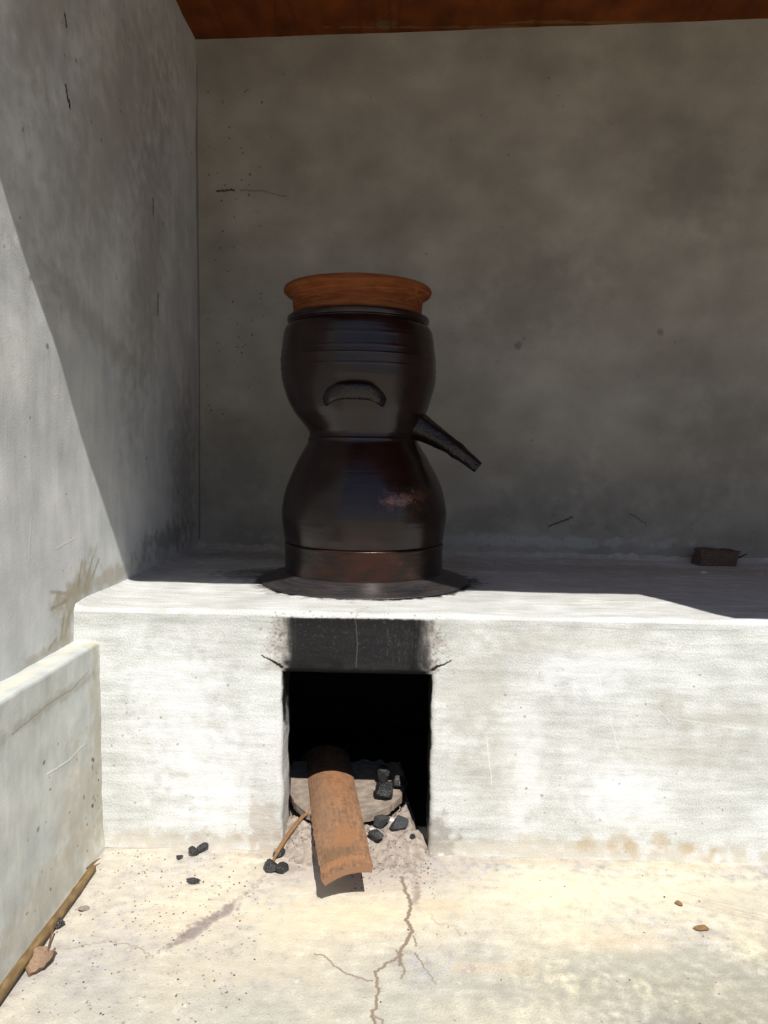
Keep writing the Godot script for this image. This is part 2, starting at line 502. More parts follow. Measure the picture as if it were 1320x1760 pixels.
	c.blot(Vector2(0.35, 0.735), Vector2(0.75, 0.022), Color(0.70, 0.70, 0.69), 0.6, 0.9, 0.4)                # smear of newer cement along the hearth top
	c.line([Vector2(-0.80, 2.185), Vector2(-0.72, 2.19)], 0.006, Color(0.16, 0.14, 0.12), 0.8, 0.004, -60)
	c.line([Vector2(-0.70, 2.19), Vector2(-0.60, 2.185), Vector2(-0.50, 2.16)], 0.003, Color(0.40, 0.38, 0.35), 0.6, 0.004, -30)
	c.line([Vector2(0.62, 0.80), Vector2(0.72, 0.84)], 0.006, Color(0.25, 0.24, 0.23), 0.7, 0.004, -40)
	c.line([Vector2(0.95, 0.86), Vector2(1.02, 0.82)], 0.004, Color(0.30, 0.29, 0.28), 0.6, 0.004, -40)
	c.line([Vector2(-0.885, 0.7), Vector2(-0.88, 1.4), Vector2(-0.885, 2.7)], 0.008, Color(0.40, 0.38, 0.35), 0.35, 0.001, -30)
	c.specks(60, Vector2(-0.85, 1.2), Vector2(-0.6, 2.6), Vector2(0.002, 0.005), Color(0.22, 0.20, 0.18), 0.7)
	c.specks(60, Vector2(-0.8, 0.75), Vector2(1.7, 2.7), Vector2(0.002, 0.006), Color(0.38, 0.36, 0.335), 0.5)
	c.strew([Vector2(0.2, 0.75), Vector2(0.7, 0.80), Vector2(1.5, 0.76)], 0.05, 160, Vector2(0.002, 0.007), Color(0.36, 0.35, 0.335), 0.3)
	b = MB.new()
	var cb := c
	b.sheet(120, 84, func(i: int, j: int):
		var x := -0.9 + 3.65 * i / 120.0
		var y := 0.0 + 2.95 * j / 84.0
		return Vector3(x, y, back_z(x) + 0.008 * wob.get_noise_3d(x, y, 5.0) + 0.0012 * wob2.get_noise_2d(x, y)),
		func(_i: int, _j: int, p: Vector3): return cb.uv(Vector2(p.x, p.y)), null, true)
	b.quad(Vector3(2.75, 2.95, back_z(2.75) - 0.2), Vector3(-1.1, 2.95, back_z(-0.9) - 0.2), Vector3(-1.1, 0, back_z(-0.9) - 0.2), Vector3(2.75, 0, back_z(2.75) - 0.2))
	b.quad(Vector3(-1.1, 2.95, back_z(-0.9) - 0.2), Vector3(2.75, 2.95, back_z(2.75) - 0.2), Vector3(2.75, 2.95, back_z(2.75)), Vector3(-1.1, 2.95, back_z(-0.9)))
	b.quad(Vector3(-1.1, 2.95, back_z(-0.9)), Vector3(-1.1, 2.95, back_z(-0.9) - 0.2), Vector3(-1.1, 0, back_z(-0.9) - 0.2), Vector3(-1.1, 0, back_z(-0.9)))
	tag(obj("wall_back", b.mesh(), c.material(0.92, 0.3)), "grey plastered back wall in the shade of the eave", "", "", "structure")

	# left wall
	c = Canvas.new(1024, 1024, Vector2(-1.2, 0.45), Vector2(1.2, 2.85), 41)
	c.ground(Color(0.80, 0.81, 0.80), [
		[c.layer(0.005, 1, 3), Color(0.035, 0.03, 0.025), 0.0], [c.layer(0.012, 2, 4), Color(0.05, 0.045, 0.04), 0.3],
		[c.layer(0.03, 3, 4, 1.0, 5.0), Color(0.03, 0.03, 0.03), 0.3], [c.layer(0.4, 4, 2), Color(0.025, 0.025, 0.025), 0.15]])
	c.blot(Vector2(-0.25, 2.05), Vector2(0.16, 0.55), Color(0.63, 0.62, 0.585), 0.6, 0.7, 0.9, 0.75)           # darker ragged smears and blots
	c.blot(Vector2(0.10, 2.25), Vector2(0.10, 0.40), Color(0.62, 0.615, 0.585), 0.55, 0.7, 0.9, 0.6)
	c.blot(Vector2(-0.55, 1.75), Vector2(0.12, 0.45), Color(0.60, 0.58, 0.54), 0.5, 0.7, 0.9, 0.3)
	c.blot(Vector2(-0.1, 1.45), Vector2(0.30, 0.04), Color(0.60, 0.59, 0.56), 0.4, 0.7, 0.9, 0.3)
	c.blot(Vector2(-0.95, 1.0), Vector2(0.12, 0.25), Color(0.52, 0.51, 0.49), 0.5, 0.7, 0.9)
	c.blot(Vector2(-0.75, 0.76), Vector2(0.25, 0.04), Color(0.50, 0.49, 0.46), 0.5, 1.0, 0.7)
	var mud := Color(0.64, 0.605, 0.53)                                                                        # muddy smears where the ledge meets the hearth
	c.blot(Vector2(0.05, 0.70), Vector2(0.11, 0.055), mud, 0.65, 0.9, 0.6, -0.5)
	c.blot(Vector2(-0.12, 0.71), Vector2(0.22, 0.025), mud, 0.55, 0.9, 0.6)
	c.blot(Vector2(0.13, 0.63), Vector2(0.04, 0.05), mud, 0.5, 0.9, 0.6)
	c.blot(Vector2(0.20, 0.585), Vector2(0.16, 0.014), mud, 0.5, 0.9, 0.6)
	for q in [[0.20, 0.735, 0.12, 0.715], [0.20, 0.69, 0.11, 0.695], [0.02, 0.79, 0.05, 0.72], [-0.06, 0.79, -0.01, 0.73], [0.13, 0.66, 0.15, 0.60], [0.10, 0.66, 0.12, 0.61], [-0.10, 0.775, -0.05, 0.73], [0.17, 0.61, 0.22, 0.59]]:
		c.line([Vector2(q[0], q[1]), Vector2(q[2], q[3])], 0.013, mud.darkened(0.06), 0.14, 0.002, -10)
	for q in [[0.045, 2.04, 0.035, 2.00], [0.03, 2.01, 0.025, 1.99], [-0.62, 1.98, -0.62, 1.92], [-0.66, 1.66, -0.65, 1.58], [0.04, 2.22, 0.03, 2.19]]:
		c.line([Vector2(q[0], q[1]), Vector2(q[2], q[3])], 0.007, Color(0.20, 0.18, 0.16), 0.8, 0.003, -50)
	for q in [[0.20, 2.24, 0.02, 2.02], [-0.05, 2.40, -0.20, 2.20], [0.28, 0.93, 0.30, 0.84], [0.30, 0.84, 0.24, 0.80], [0.17, 0.84, 0.06, 0.855], [0.13, 0.90, 0.08, 0.86]]:
		c.line([Vector2(q[0], q[1]), Vector2(q[2], q[3])], 0.003, Color(0.83, 0.83, 0.81), 0.4, 0.0015, 70)
	c.specks(70, Vector2(-1.1, 0.7), Vector2(0.5, 2.6), Vector2(0.002, 0.007), Color(0.30, 0.28, 0.26), 0.6)
	b = MB.new()
	var cl := c
	b.sheet(90, 96, func(i: int, j: int):
		var z := ZB - 0.05 + 2.35 * i / 90.0
		var y := 0.0 + 2.95 * j / 96.0
		return Vector3(XL + 0.009 * wob.get_noise_3d(9.0, y, z) * clampf(1.4 - y * 0.1, 0.0, 1.0) + 0.0012 * wob2.get_noise_2d(y, z), y, z),
		func(_i: int, _j: int, p: Vector3): return cl.uv(Vector2(p.z, p.y)), null, false)
	b.box(Vector3(XL - 0.2, 0, ZB - 0.05), Vector3(XL - 0.01, 2.95, ZB - 0.05 + 2.35), "x")
	b.quad(Vector3(XL - 0.01, 2.95, ZB + 2.3), Vector3(XL, 2.95, ZB + 2.3), Vector3(XL, 0, ZB + 2.3), Vector3(XL - 0.01, 0, ZB + 2.3))
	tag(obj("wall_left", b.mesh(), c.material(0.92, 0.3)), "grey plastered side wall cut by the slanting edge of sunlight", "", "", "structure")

	# right wall, outside the frame
	var pm := mottled(Color(0.56, 0.56, 0.54), Color(0.66, 0.66, 0.63), 0.02, 0.92, 0.8, 51, 0.2)
	b = MB.new()
	b.box(Vector3(XR, 0, -1.2), Vector3(XR + 0.2, 2.95, 1.2))
	tag(obj("wall_right", b.mesh(), pm), "grey plastered wall closing the bay beyond the picture", "", "", "structure")

	# low ledge along the left wall
	c = Canvas.new(768, 448, Vector2(-0.1, -0.02), Vector2(1.25, 0.78), 61)
	c.ground(Color(0.775, 0.785, 0.765), [
		[c.layer(0.006, 1, 3), Color(0.03, 0.025, 0.02), 0.0], [c.layer(0.014, 2, 4), Color(0.05, 0.045, 0.04), 0.3],
		[c.layer(0.03, 3, 4, 1.0, 4.0), Color(0.03, 0.03, 0.03), 0.3], [c.layer(0.4, 4, 2), Color(0.025, 0.025, 0.025), 0.15]])
	c.blot(Vector2(0.10, 0.28), Vector2(0.03, 0.32), Color(0.66, 0.63, 0.55), 0.5, 0.9, 0.7)
	c.blot(Vector2(0.35, 0.05), Vector2(0.4, 0.06), Color(0.70, 0.67, 0.60), 0.5, 0.9, 0.7)
	c.blot(Vector2(0.20, 0.18), Vector2(0.10, 0.14), Color(0.71, 0.68, 0.615), 0.5, 0.9, 0.7)
	c.blot(Vector2(0.33, 0.495), Vector2(0.24, 0.012), Color(0.62, 0.60, 0.55), 0.5, 1.0, 0.7)
	c.line([Vector2(0.14, 0.515), Vector2(0.24, 0.495), Vector2(0.34, 0.50), Vector2(0.52, 0.49)], 0.003, Color(0.55, 0.53, 0.48), 0.4, 0.002, -60)
	c.line([Vector2(0.18, 0.33), Vector2(0.27, 0.325), Vector2(0.38, 0.34)], 0.005, Color(0.85, 0.86, 0.84), 0.5, 0.0015, 80)
	c.specks(22, Vector2(0.09, 0.03), Vector2(0.5, 0.4), Vector2(0.002, 0.006), Color(0.30, 0.27, 0.24), 0.7)
	c.specks(10, Vector2(0.09, 0.1), Vector2(0.14, 0.3), Vector2(0.003, 0.006), Color(0.22, 0.18, 0.15), 0.8)
	c.blot(Vector2(0.6, 0.61), Vector2(0.5, 0.016), Color(0.86, 0.83, 0.75), 0.5, 0.8, 0.6)
	b = MB.new()
	var ce := c
	var leprof := []
	for k in 28: leprof.append([XLE, (YLE - 0.007) * k / 27.0])
	for k in range(1, 5):
		var a := PI / 2 * k / 5.0
		leprof.append([XLE - 0.007 * (1 - cos(a)), YLE - 0.016 * (1 - sin(a))])
	for k in 5: leprof.append([lerpf(XLE - 0.007, XL - 0.02, k / 4.0), YLE])
	b.sheet(80, leprof.size() - 1, func(i: int, j: int):
		var z := ZF - 0.02 + 1.1 * i / 80.0
		var q: Array = leprof[j]
		var flare := 0.012 * exp(-q[1] / 0.03)
		return Vector3(q[0] + flare + 0.006 * wob.get_noise_3d(z * 1.5, q[1] * 2.0, 20.0) + 0.0010 * wob2.get_noise_2d(q[1] + 3.0, z), q[1] + 0.005 * wob.get_noise_2d(z * 2.0, 30.0 + q[0] * 0.2) * (1.0 if j > 20 else 0.0), z),
		func(_i: int, j: int, p: Vector3): return ce.uv(Vector2(p.z, p.y + maxf(0.0, XLE - 0.007 - p.x))), null, false)
	b.quad(Vector3(XL - 0.02, YLE, ZF + 1.08), Vector3(XLE, YLE, ZF + 1.08), Vector3(XLE, 0, ZF + 1.08), Vector3(XL - 0.02, 0, ZF + 1.08))
	tag(obj("trim_1", b.mesh(), c.material(0.92, 0.3)), "low plastered ledge running along the foot of the side wall", "", "", "structure")

	# ceiling and eave, stained brown boards; its front edge throws the shade over the wall and the hearth top
	c = Canvas.new(768, 320, Vector2(-1.0, -1.3), Vector2(2.0, -0.1), 71)
	c.ground(Color(0.455, 0.23, 0.085), [
		[c.layer(0.008, 1, 3), Color(0.05, 0.03, 0.015), 0.0], [c.layer(0.02, 2, 4), Color(0.07, 0.04, 0.02), 0.1],
		[c.layer(0.03, 3, 4, 1.0, 6.0), Color(0.06, 0.035, 0.015), 0.2], [c.layer(0.4, 4, 2), Color(0.02, 0.012, 0.008), 0.1]])
	c.blot(Vector2(-0.10, -1.055), Vector2(0.05, 0.03), Color(0.42, 0.36, 0.24), 0.8, 0.7, 0.3)                # cement left on the boards
	c.blot(Vector2(0.75, -1.035), Vector2(0.35, 0.010), Color(0.50, 0.42, 0.28), 0.7, 1.0, 0.3)
	c.blot(Vector2(0.25, -1.07), Vector2(0.5, 0.008), Color(0.55, 0.44, 0.28), 0.6, 1.0, 0.3)
	for k in 14:
		var x := rng.randf_range(-0.9, 1.8)
		c.line([Vector2(x, -1.2), Vector2(x + rng.randf_range(-0.1, 0.1), -0.2)], 0.01, Color(0.38, 0.17, 0.05), 0.4, 0.01, -10)
	b = MB.new()
	var off := SUN * ((YC - YB) / SUN.y)
	var eave := [Vector2(XL - 0.25, -0.336 - 0.0455 * 0.25 + off.z), Vector2(0.741 + off.x, -0.262 + off.z), Vector2(0.902 + off.x, 0.050 + off.z), Vector2(XR + 0.3, 0.050 + 0.03 * 1.5 + off.z)]
	var back := [Vector2(XL - 0.25, ZB - 0.35), Vector2(0.741 + off.x, ZB - 0.35), Vector2(0.902 + off.x, ZB - 0.35), Vector2(XR + 0.3, ZB - 0.35)]
	var th := 0.06
	for k in 3:
		var p: Vector2 = eave[k]
		var q: Vector2 = eave[k + 1]
		var r: Vector2 = back[k + 1]
		var s: Vector2 = back[k]
		var at := b.v.size()
		b.quad(Vector3(p.x, YC, p.y), Vector3(q.x, YC, q.y), Vector3(r.x, YC, r.y), Vector3(s.x, YC, s.y))
		for m in range(at, b.v.size()): b.t[m] = c.uv(Vector2(b.v[m].x, b.v[m].z))
		b.quad(Vector3(s.x, YC + th, s.y), Vector3(r.x, YC + th, r.y), Vector3(q.x, YC + th, q.y), Vector3(p.x, YC + th, p.y))
		b.quad(Vector3(p.x, YC + th, p.y), Vector3(q.x, YC + th, q.y), Vector3(q.x, YC, q.y), Vector3(p.x, YC, p.y))
		b.quad(Vector3(r.x, YC + th, r.y), Vector3(s.x, YC + th, s.y), Vector3(s.x, YC, s.y), Vector3(r.x, YC, r.y))
	for e in [[back[0], eave[0]], [eave[3], back[3]]]:
		b.quad(Vector3(e[0].x, YC + th, e[0].y), Vector3(e[1].x, YC + th, e[1].y), Vector3(e[1].x, YC, e[1].y), Vector3(e[0].x, YC, e[0].y))
	tag(obj("ceiling", b.mesh(), c.material(0.6, 0.1)), "reddish brown stained board ceiling under the eave", "", "", "structure")

func hearth() -> void:
	var top := thing("masonry_hearth", Vector3(0.2, 0, ZF), "long white plastered masonry hearth with a sooty square fire mouth", "hearth")
	# pigment: u is metres to the right, v is metres up the front and on over the top
	var c := Canvas.new(1536, 1100, Vector2(-0.92, -0.02), Vector2(1.74, 1.885), 81)
	var streak := c.layer(0.09, 9, 4, 1.0, 7.0)
	c.ground(Color(0.785, 0.79, 0.775), [
		[c.layer(0.004, 1, 3), Color(0.03, 0.032, 0.035), 0.0], [c.layer(0.012, 2, 4), Color(0.045, 0.045, 0.048), 0.35],
		[c.layer(0.05, 3, 4, 6.0, 1.0), Color(0.05, 0.05, 0.055), 0.45], [c.layer(0.3, 4, 3), Color(0.085, 0.085, 0.085), 0.3]])
	for q in [[0.20, 0.45, 0.10, 0.12], [0.75, 0.30, 0.20, 0.05], [0.45, 0.60, 0.20, 0.03], [0.72, 0.44, 0.03, 0.03], [0.9, 0.40, 0.2, 0.03], [0.3, 0.25, 0.1, 0.1]]:
		c.blot(Vector2(q[0], q[1]), Vector2(q[2], q[3]), Color(0.67, 0.65, 0.60), 0.4, 0.9, 0.9)
	for q in [[0.50, 0.52, 0.10, 0.06], [0.35, 0.22, 0.05, 0.16], [-0.62, 0.40, 0.12, 0.18], [-0.5, 0.2, 0.12, 0.16], [0.6, 0.18, 0.10, 0.10]]:
		c.blot(Vector2(q[0], q[1]), Vector2(q[2], q[3]), Color(0.875, 0.88, 0.88), 0.7, 0.8, 0.9)
	# soil splashed up from the floor
	c.blot(Vector2(0.3, 0.015), Vector2(0.9, 0.03), Color(0.69, 0.65, 0.575), 0.6, 1.0, 0.7)
	c.blot(Vector2(-0.6, 0.01), Vector2(0.3, 0.03), Color(0.70, 0.67, 0.62), 0.6, 1.0, 0.7)
	c.blot(Vector2(-0.36, 0.05), Vector2(0.05, 0.08), Color(0.64, 0.59, 0.54), 0.55, 1.0, 0.4, 0.0, 0.3)
	c.blot(Vector2(0.11, 0.03), Vector2(0.05, 0.06), Color(0.52, 0.49, 0.46), 0.6, 1.0, 0.4, 0.0, 0.4)
	for q in [[0.60, 0.05, 0.02], [0.64, 0.035, 0.016], [0.72, 0.05, 0.018], [0.80, 0.035, 0.014], [0.86, 0.022, 0.012], [0.52, 0.04, 0.016]]:
		c.blot(Vector2(q[0], q[1]), Vector2(q[2] * 1.1, q[2] * 1.3), Color(0.66, 0.57, 0.44), 0.55, 0.9, 0.8, 0.0, 0.4)
	# trowel scratches
	for q in [[0.53, 0.53, 0.55, 0.46], [0.47, 0.49, 0.475, 0.45], [0.70, 0.42, 0.74, 0.38], [0.24, 0.34, 0.26, 0.20], [0.75, 0.395, 0.95, 0.37], [0.57, 0.40, 0.60, 0.30]]:
		c.line([Vector2(q[0], q[1]), Vector2(q[2], q[3])], 0.0022, Color(0.91, 0.91, 0.90), 0.4, 0.0012, 60)
	c.specks(120, Vector2(-0.8, 0.02), Vector2(1.2, 0.6), Vector2(0.0015, 0.004), Color(0.45, 0.43, 0.40), 0.6)
	c.line([Vector2(0.42, YB - 0.025), Vector2(0.62, YB - 0.03), Vector2(0.9, YB - 0.028)], 0.0025, Color(0.68, 0.66, 0.62), 0.4, 0.0012, -40)
	# soot above and inside the fire mouth
	var soot := Color(0.095, 0.095, 0.10)
	c.patch(Vector2(-0.345, 0.505), Vector2(0.105, YB - 0.016), Color(0.58, 0.54, 0.50), 0.65, Vector2(0.035, 0.002), 0.8, c.rag, 0.4)
	c.patch(Vector2(-0.305, 0.51), Vector2(0.075, YB - 0.016), Color(0.36, 0.34, 0.32), 0.75, Vector2(0.028, 0.002), 0.9, c.rag, 0.35)
	c.patch(Vector2(-0.297, 0.508), Vector2(0.058, YB - 0.017), soot, 0.96, Vector2(0.022, 0.003), 0.6, streak, 0.13)
	c.patch(Vector2(0.04, 0.53), Vector2(0.080, YB - 0.018), soot, 0.6, Vector2(0.014, 0.004), 1.5, streak, 0.6)
	c.patch(Vector2(-0.29, 0.512), Vector2(0.05, 0.53), Color(0.19, 0.185, 0.18), 0.5, Vector2(0.03, 0.006), 1.6, c.rag, 0.6)
	c.strew([Vector2(-0.30, 0.60), Vector2(0.06, 0.60)], 0.035, 380, Vector2(0.001, 0.0035), Color(0.20, 0.195, 0.19), 0.45)
	for k in 60:
		var sx := rng.randf_range(-0.04, 0.075)
		var sy := rng.randf_range(0.53, 0.63)
		c.line([Vector2(sx, sy), Vector2(sx + 0.001, sy + rng.randf_range(0.006, 0.022))], 0.0016, Color(0.30, 0.29, 0.28), 0.3, 0.0005, 10)
	c.strew([Vector2(-0.33, 0.54), Vector2(-0.325, 0.65)], 0.014, 240, Vector2(0.001, 0.004), Color(0.30, 0.28, 0.26), 0.35)
	c.strew([Vector2(0.10, 0.53), Vector2(0.085, 0.64)], 0.014, 240, Vector2(0.001, 0.004), Color(0.30, 0.28, 0.26), 0.35)
	c.line([Vector2(-0.115, 0.52), Vector2(-0.112, 0.58), Vector2(-0.118, 0.65), Vector2(-0.105, 0.70), Vector2(-0.09, 0.72)], 0.0018, Color(0.50, 0.48, 0.46), 0.4, 0.0015, 40)
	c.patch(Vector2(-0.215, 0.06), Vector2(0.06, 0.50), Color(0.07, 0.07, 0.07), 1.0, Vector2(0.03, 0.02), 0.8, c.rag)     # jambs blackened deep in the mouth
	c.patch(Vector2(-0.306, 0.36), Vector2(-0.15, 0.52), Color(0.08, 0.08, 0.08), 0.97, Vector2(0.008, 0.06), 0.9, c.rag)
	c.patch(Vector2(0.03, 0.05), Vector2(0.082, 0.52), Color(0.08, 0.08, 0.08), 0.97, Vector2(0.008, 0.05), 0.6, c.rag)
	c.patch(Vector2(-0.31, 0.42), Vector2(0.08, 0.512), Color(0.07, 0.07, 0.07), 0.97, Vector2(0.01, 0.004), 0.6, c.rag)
	c.line([Vector2(-0.316, 0.516), Vector2(-0.335, 0.527), Vector2(-0.372, 0.548)], 0.0075, Color(0.13, 0.12, 0.11), 0.95, 0.002, -90, true)
	c.line([Vector2(0.090, 0.516), Vector2(0.105, 0.525), Vector2(0.143, 0.543)], 0.0075, Color(0.13, 0.12, 0.11), 0.95, 0.002, -90, true)
	# the top: soot round the iron flange, darker brownish blots towards the back
	var pc := Vector2(POT.x, YB + (ZF - POT.z))
	c.blot(pc + Vector2(-0.01, 0.02), Vector2(0.385, 0.378), Color(0.52, 0.50, 0.48), 0.6, 0.12, 0.06, 0.0, 0.4)
	c.blot(pc + Vector2(0.0, 0.010), Vector2(0.362, 0.360), Color(0.08, 0.08, 0.08), 0.97, 0.05, 0.03, 0.0, 0.15)
	c.blot(pc + Vector2(-0.35, 0.09), Vector2(0.14, 0.11), Color(0.08, 0.08, 0.08), 0.85, 0.6, 0.6, 0.0, 0.3)
	c.blot(pc + Vector2(0.34, 0.06), Vector2(0.06, 0.10), Color(0.08, 0.08, 0.08), 0.85, 0.7, 0.35, 0.0, 0.2)
	c.blot(Vector2(-0.55, 1.72), Vector2(0.35, 0.10), Color(0.58, 0.555, 0.52), 0.5, 0.9, 0.7)
	c.blot(Vector2(0.7, 1.60), Vector2(0.8, 0.12), Color(0.64, 0.615, 0.58), 0.5, 0.9, 0.7)
	c.blot(Vector2(0.8, 1.25), Vector2(0.8, 0.22), Color(0.74, 0.725, 0.705), 0.5, 0.9, 0.8)
	c.blot(Vector2(-0.6, 1.3), Vector2(0.3, 0.2), Color(0.73, 0.715, 0.695), 0.5, 0.9, 0.8)
	for k in 22:
		var x := rng.randf_range(-0.85, 1.2)
		var yy := rng.randf_range(0.72, 1.5)
		c.line([Vector2(x, yy), Vector2(x + 0.12, yy + rng.randf_range(-0.01, 0.01)), Vector2(x + 0.26, yy + rng.randf_range(-0.02, 0.02))], 0.010, Color(0.72, 0.70, 0.66) if k % 2 else Color(0.88, 0.88, 0.86), 0.3, 0.006, 20)
	c.line([Vector2(-0.118, 0.70), Vector2(-0.10, 0.73), Vector2(-0.085, 0.75)], 0.003, Color(0.55, 0.53, 0.50), 0.6, 0.003, -30)

	# outline across the front: foot, face, swelling rim, top
	var prof := []                          # [y, z, v]
	for k in 36: prof.append([0.515 * k / 35.0, 0.0])
	for k in range(1, 11): prof.append([lerpf(0.515, YB - 0.013, k / 10.0), 0.0])
	for k in range(1, 7):
		var a := PI / 2 * k / 7.0
		prof.append([YB - 0.013 * (1 - sin(a)), -0.013 * (1 - cos(a))])
	for k in 60: prof.append([YB, -0.013 - 1.25 * pow(k / 59.0, 1.15)])
	var vv := []
	var run := 0.0
	for k in prof.size():
		if k: run += Vector2(prof[k][0] - prof[k - 1][0], prof[k][1] - prof[k - 1][1]).length()
		vv.append(run)
	var xs := []
	for k in 36: xs.append(lerpf(XL - 0.006, -0.329, k / 35.0))
	for k in range(1, 27): xs.append(lerpf(-0.329, 0.104, k / 26.0))
	for k in range(1, 67): xs.append(lerpf(0.104, 1.2, k / 66.0))
	for k in range(1, 25): xs.append(lerpf(1.2, XR - 0.001, k / 24.0))
	var i0 := 35
	var i1 := 61
	var jt := 35
	var o := top.position
	var b := MB.new()
	var g := b.sheet(xs.size() - 1, prof.size() - 1, func(i: int, j: int):
		var x: float = xs[i]
		var y: float = prof[j][0]
		var z: float = prof[j][1]
		var bump := 0.006 * wob.get_noise_3d(x * 1.3, y * 2.0, z * 2.0) + 0.0011 * wob2.get_noise_3d(x, y, z)
		var foot := 0.014 * exp(-y / 0.018) * (0.6 + 0.8 * absf(wob.get_noise_1d(x * 3.0)))
		var swell := 0.0035 * exp(-pow((y - YB + 0.012) / 0.016, 2.0)) if z > -0.02 else 0.0
		z = -0.013 + (z + 0.013) * (ZF - 0.013 - back_z(x) + 0.004) / 1.25 if z < -0.0131 else z
		var onto := clampf((y - YB + 0.013) / 0.013, 0.0, 1.0)                       # 0 on the face, 1 on the top
		var edge := 0.003 * wob2.get_noise_2d(y * 0.6, 7.0) if (i == i0 or i == i1) and y < 0.5 else 0.0
		var cove := 0.020 * exp((back_z(x) - ZF - z) / 0.016) * (0.7 + 0.9 * absf(wob2.get_noise_1d(x * 0.7))) + 0.012 * exp((XL - x) / 0.014)
		return Vector3(x + edge, y + (bump + cove) * onto, ZF + z + (bump + foot + swell) * (1.0 - onto)) - o,
		func(i: int, j: int, p: Vector3): return c.uv(Vector2(p.x + o.x, vv[j])), func(i: int, j: int): return not (i >= i0 and i < i1 and j < jt), true)
	# jambs and lintel soffit, rounded at the front
	var w := xs.size()
	var border := []                        # [point, inward]
	for j in jt: border.append([g[j * w + i0], Vector3(1, 0, 0)])
	border.append([g[jt * w + i0], Vector3(1, -1, 0)])
	for i in range(i0 + 1, i1): border.append([g[jt * w + i], Vector3(0, -1, 0)])
	border.append([g[jt * w + i1], Vector3(-1, -1, 0)])
	for j in jt: border.append([g[(jt - 1 - j) * w + i1], Vector3(-1, 0, 0)])
	var deep := []
	for k in 7: deep.append(Vector2(0.015 * sin(PI / 2 * k / 6.0), 0.015 * (1 - cos(PI / 2 * k / 6.0))))
	for k in range(1, 7): deep.append(Vector2(0.015, lerpf(0.015, 0.13, k / 6.0)))
	deep.append(Vector2(-0.10, 0.14))
	b.sheet(border.size() - 1, deep.size() - 1, func(i: int, j: int):
		var q: Vector2 = deep[j]
		var p: Vector3 = border[i][0] + border[i][1] * q.x + Vector3(0, 0, -q.y)
		p.y = maxf(p.y, -0.001)
		return p + Vector3(0.003, 0, 0) * wob2.get_noise_3d(p.x, p.y, p.z) * clampf(q.y * 40.0, 0, 1),
		func(i: int, j: int, p: Vector3):
			var e: Vector3 = border[i][0]
			var q: Vector2 = Vector2(e.x + o.x, e.y) + Vector2(border[i][1].x, border[i][1].y) * (deep[j].x + deep[j].y * 0.8)
			return c.uv(q), null, false)
	obj("plaster_body", b.mesh(), c.material(0.92, 0.35), top)
	# the firebox behind the mouth, blackened stone
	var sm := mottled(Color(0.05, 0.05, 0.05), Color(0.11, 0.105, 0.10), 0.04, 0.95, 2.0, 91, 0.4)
	b = MB.new()
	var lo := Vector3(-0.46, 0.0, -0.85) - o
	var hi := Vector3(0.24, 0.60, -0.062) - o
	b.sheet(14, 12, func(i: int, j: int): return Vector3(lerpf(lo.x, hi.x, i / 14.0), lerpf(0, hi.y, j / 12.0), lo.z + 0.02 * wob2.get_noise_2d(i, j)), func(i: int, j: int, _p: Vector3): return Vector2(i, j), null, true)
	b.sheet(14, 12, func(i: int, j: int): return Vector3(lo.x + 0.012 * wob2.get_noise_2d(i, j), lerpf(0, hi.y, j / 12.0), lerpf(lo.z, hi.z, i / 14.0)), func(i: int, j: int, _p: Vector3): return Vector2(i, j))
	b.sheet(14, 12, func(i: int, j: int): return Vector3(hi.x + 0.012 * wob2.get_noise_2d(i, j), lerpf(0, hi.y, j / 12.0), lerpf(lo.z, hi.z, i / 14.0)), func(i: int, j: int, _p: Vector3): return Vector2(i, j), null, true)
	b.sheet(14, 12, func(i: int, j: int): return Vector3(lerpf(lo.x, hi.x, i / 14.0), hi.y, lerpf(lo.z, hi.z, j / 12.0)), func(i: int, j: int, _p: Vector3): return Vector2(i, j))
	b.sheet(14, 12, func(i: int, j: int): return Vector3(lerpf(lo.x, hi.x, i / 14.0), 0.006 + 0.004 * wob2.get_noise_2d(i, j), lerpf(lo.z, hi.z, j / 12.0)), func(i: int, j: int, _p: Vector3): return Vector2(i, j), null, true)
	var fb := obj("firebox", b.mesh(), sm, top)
	fb.set_meta("label", "soot-black chamber behind the fire mouth")

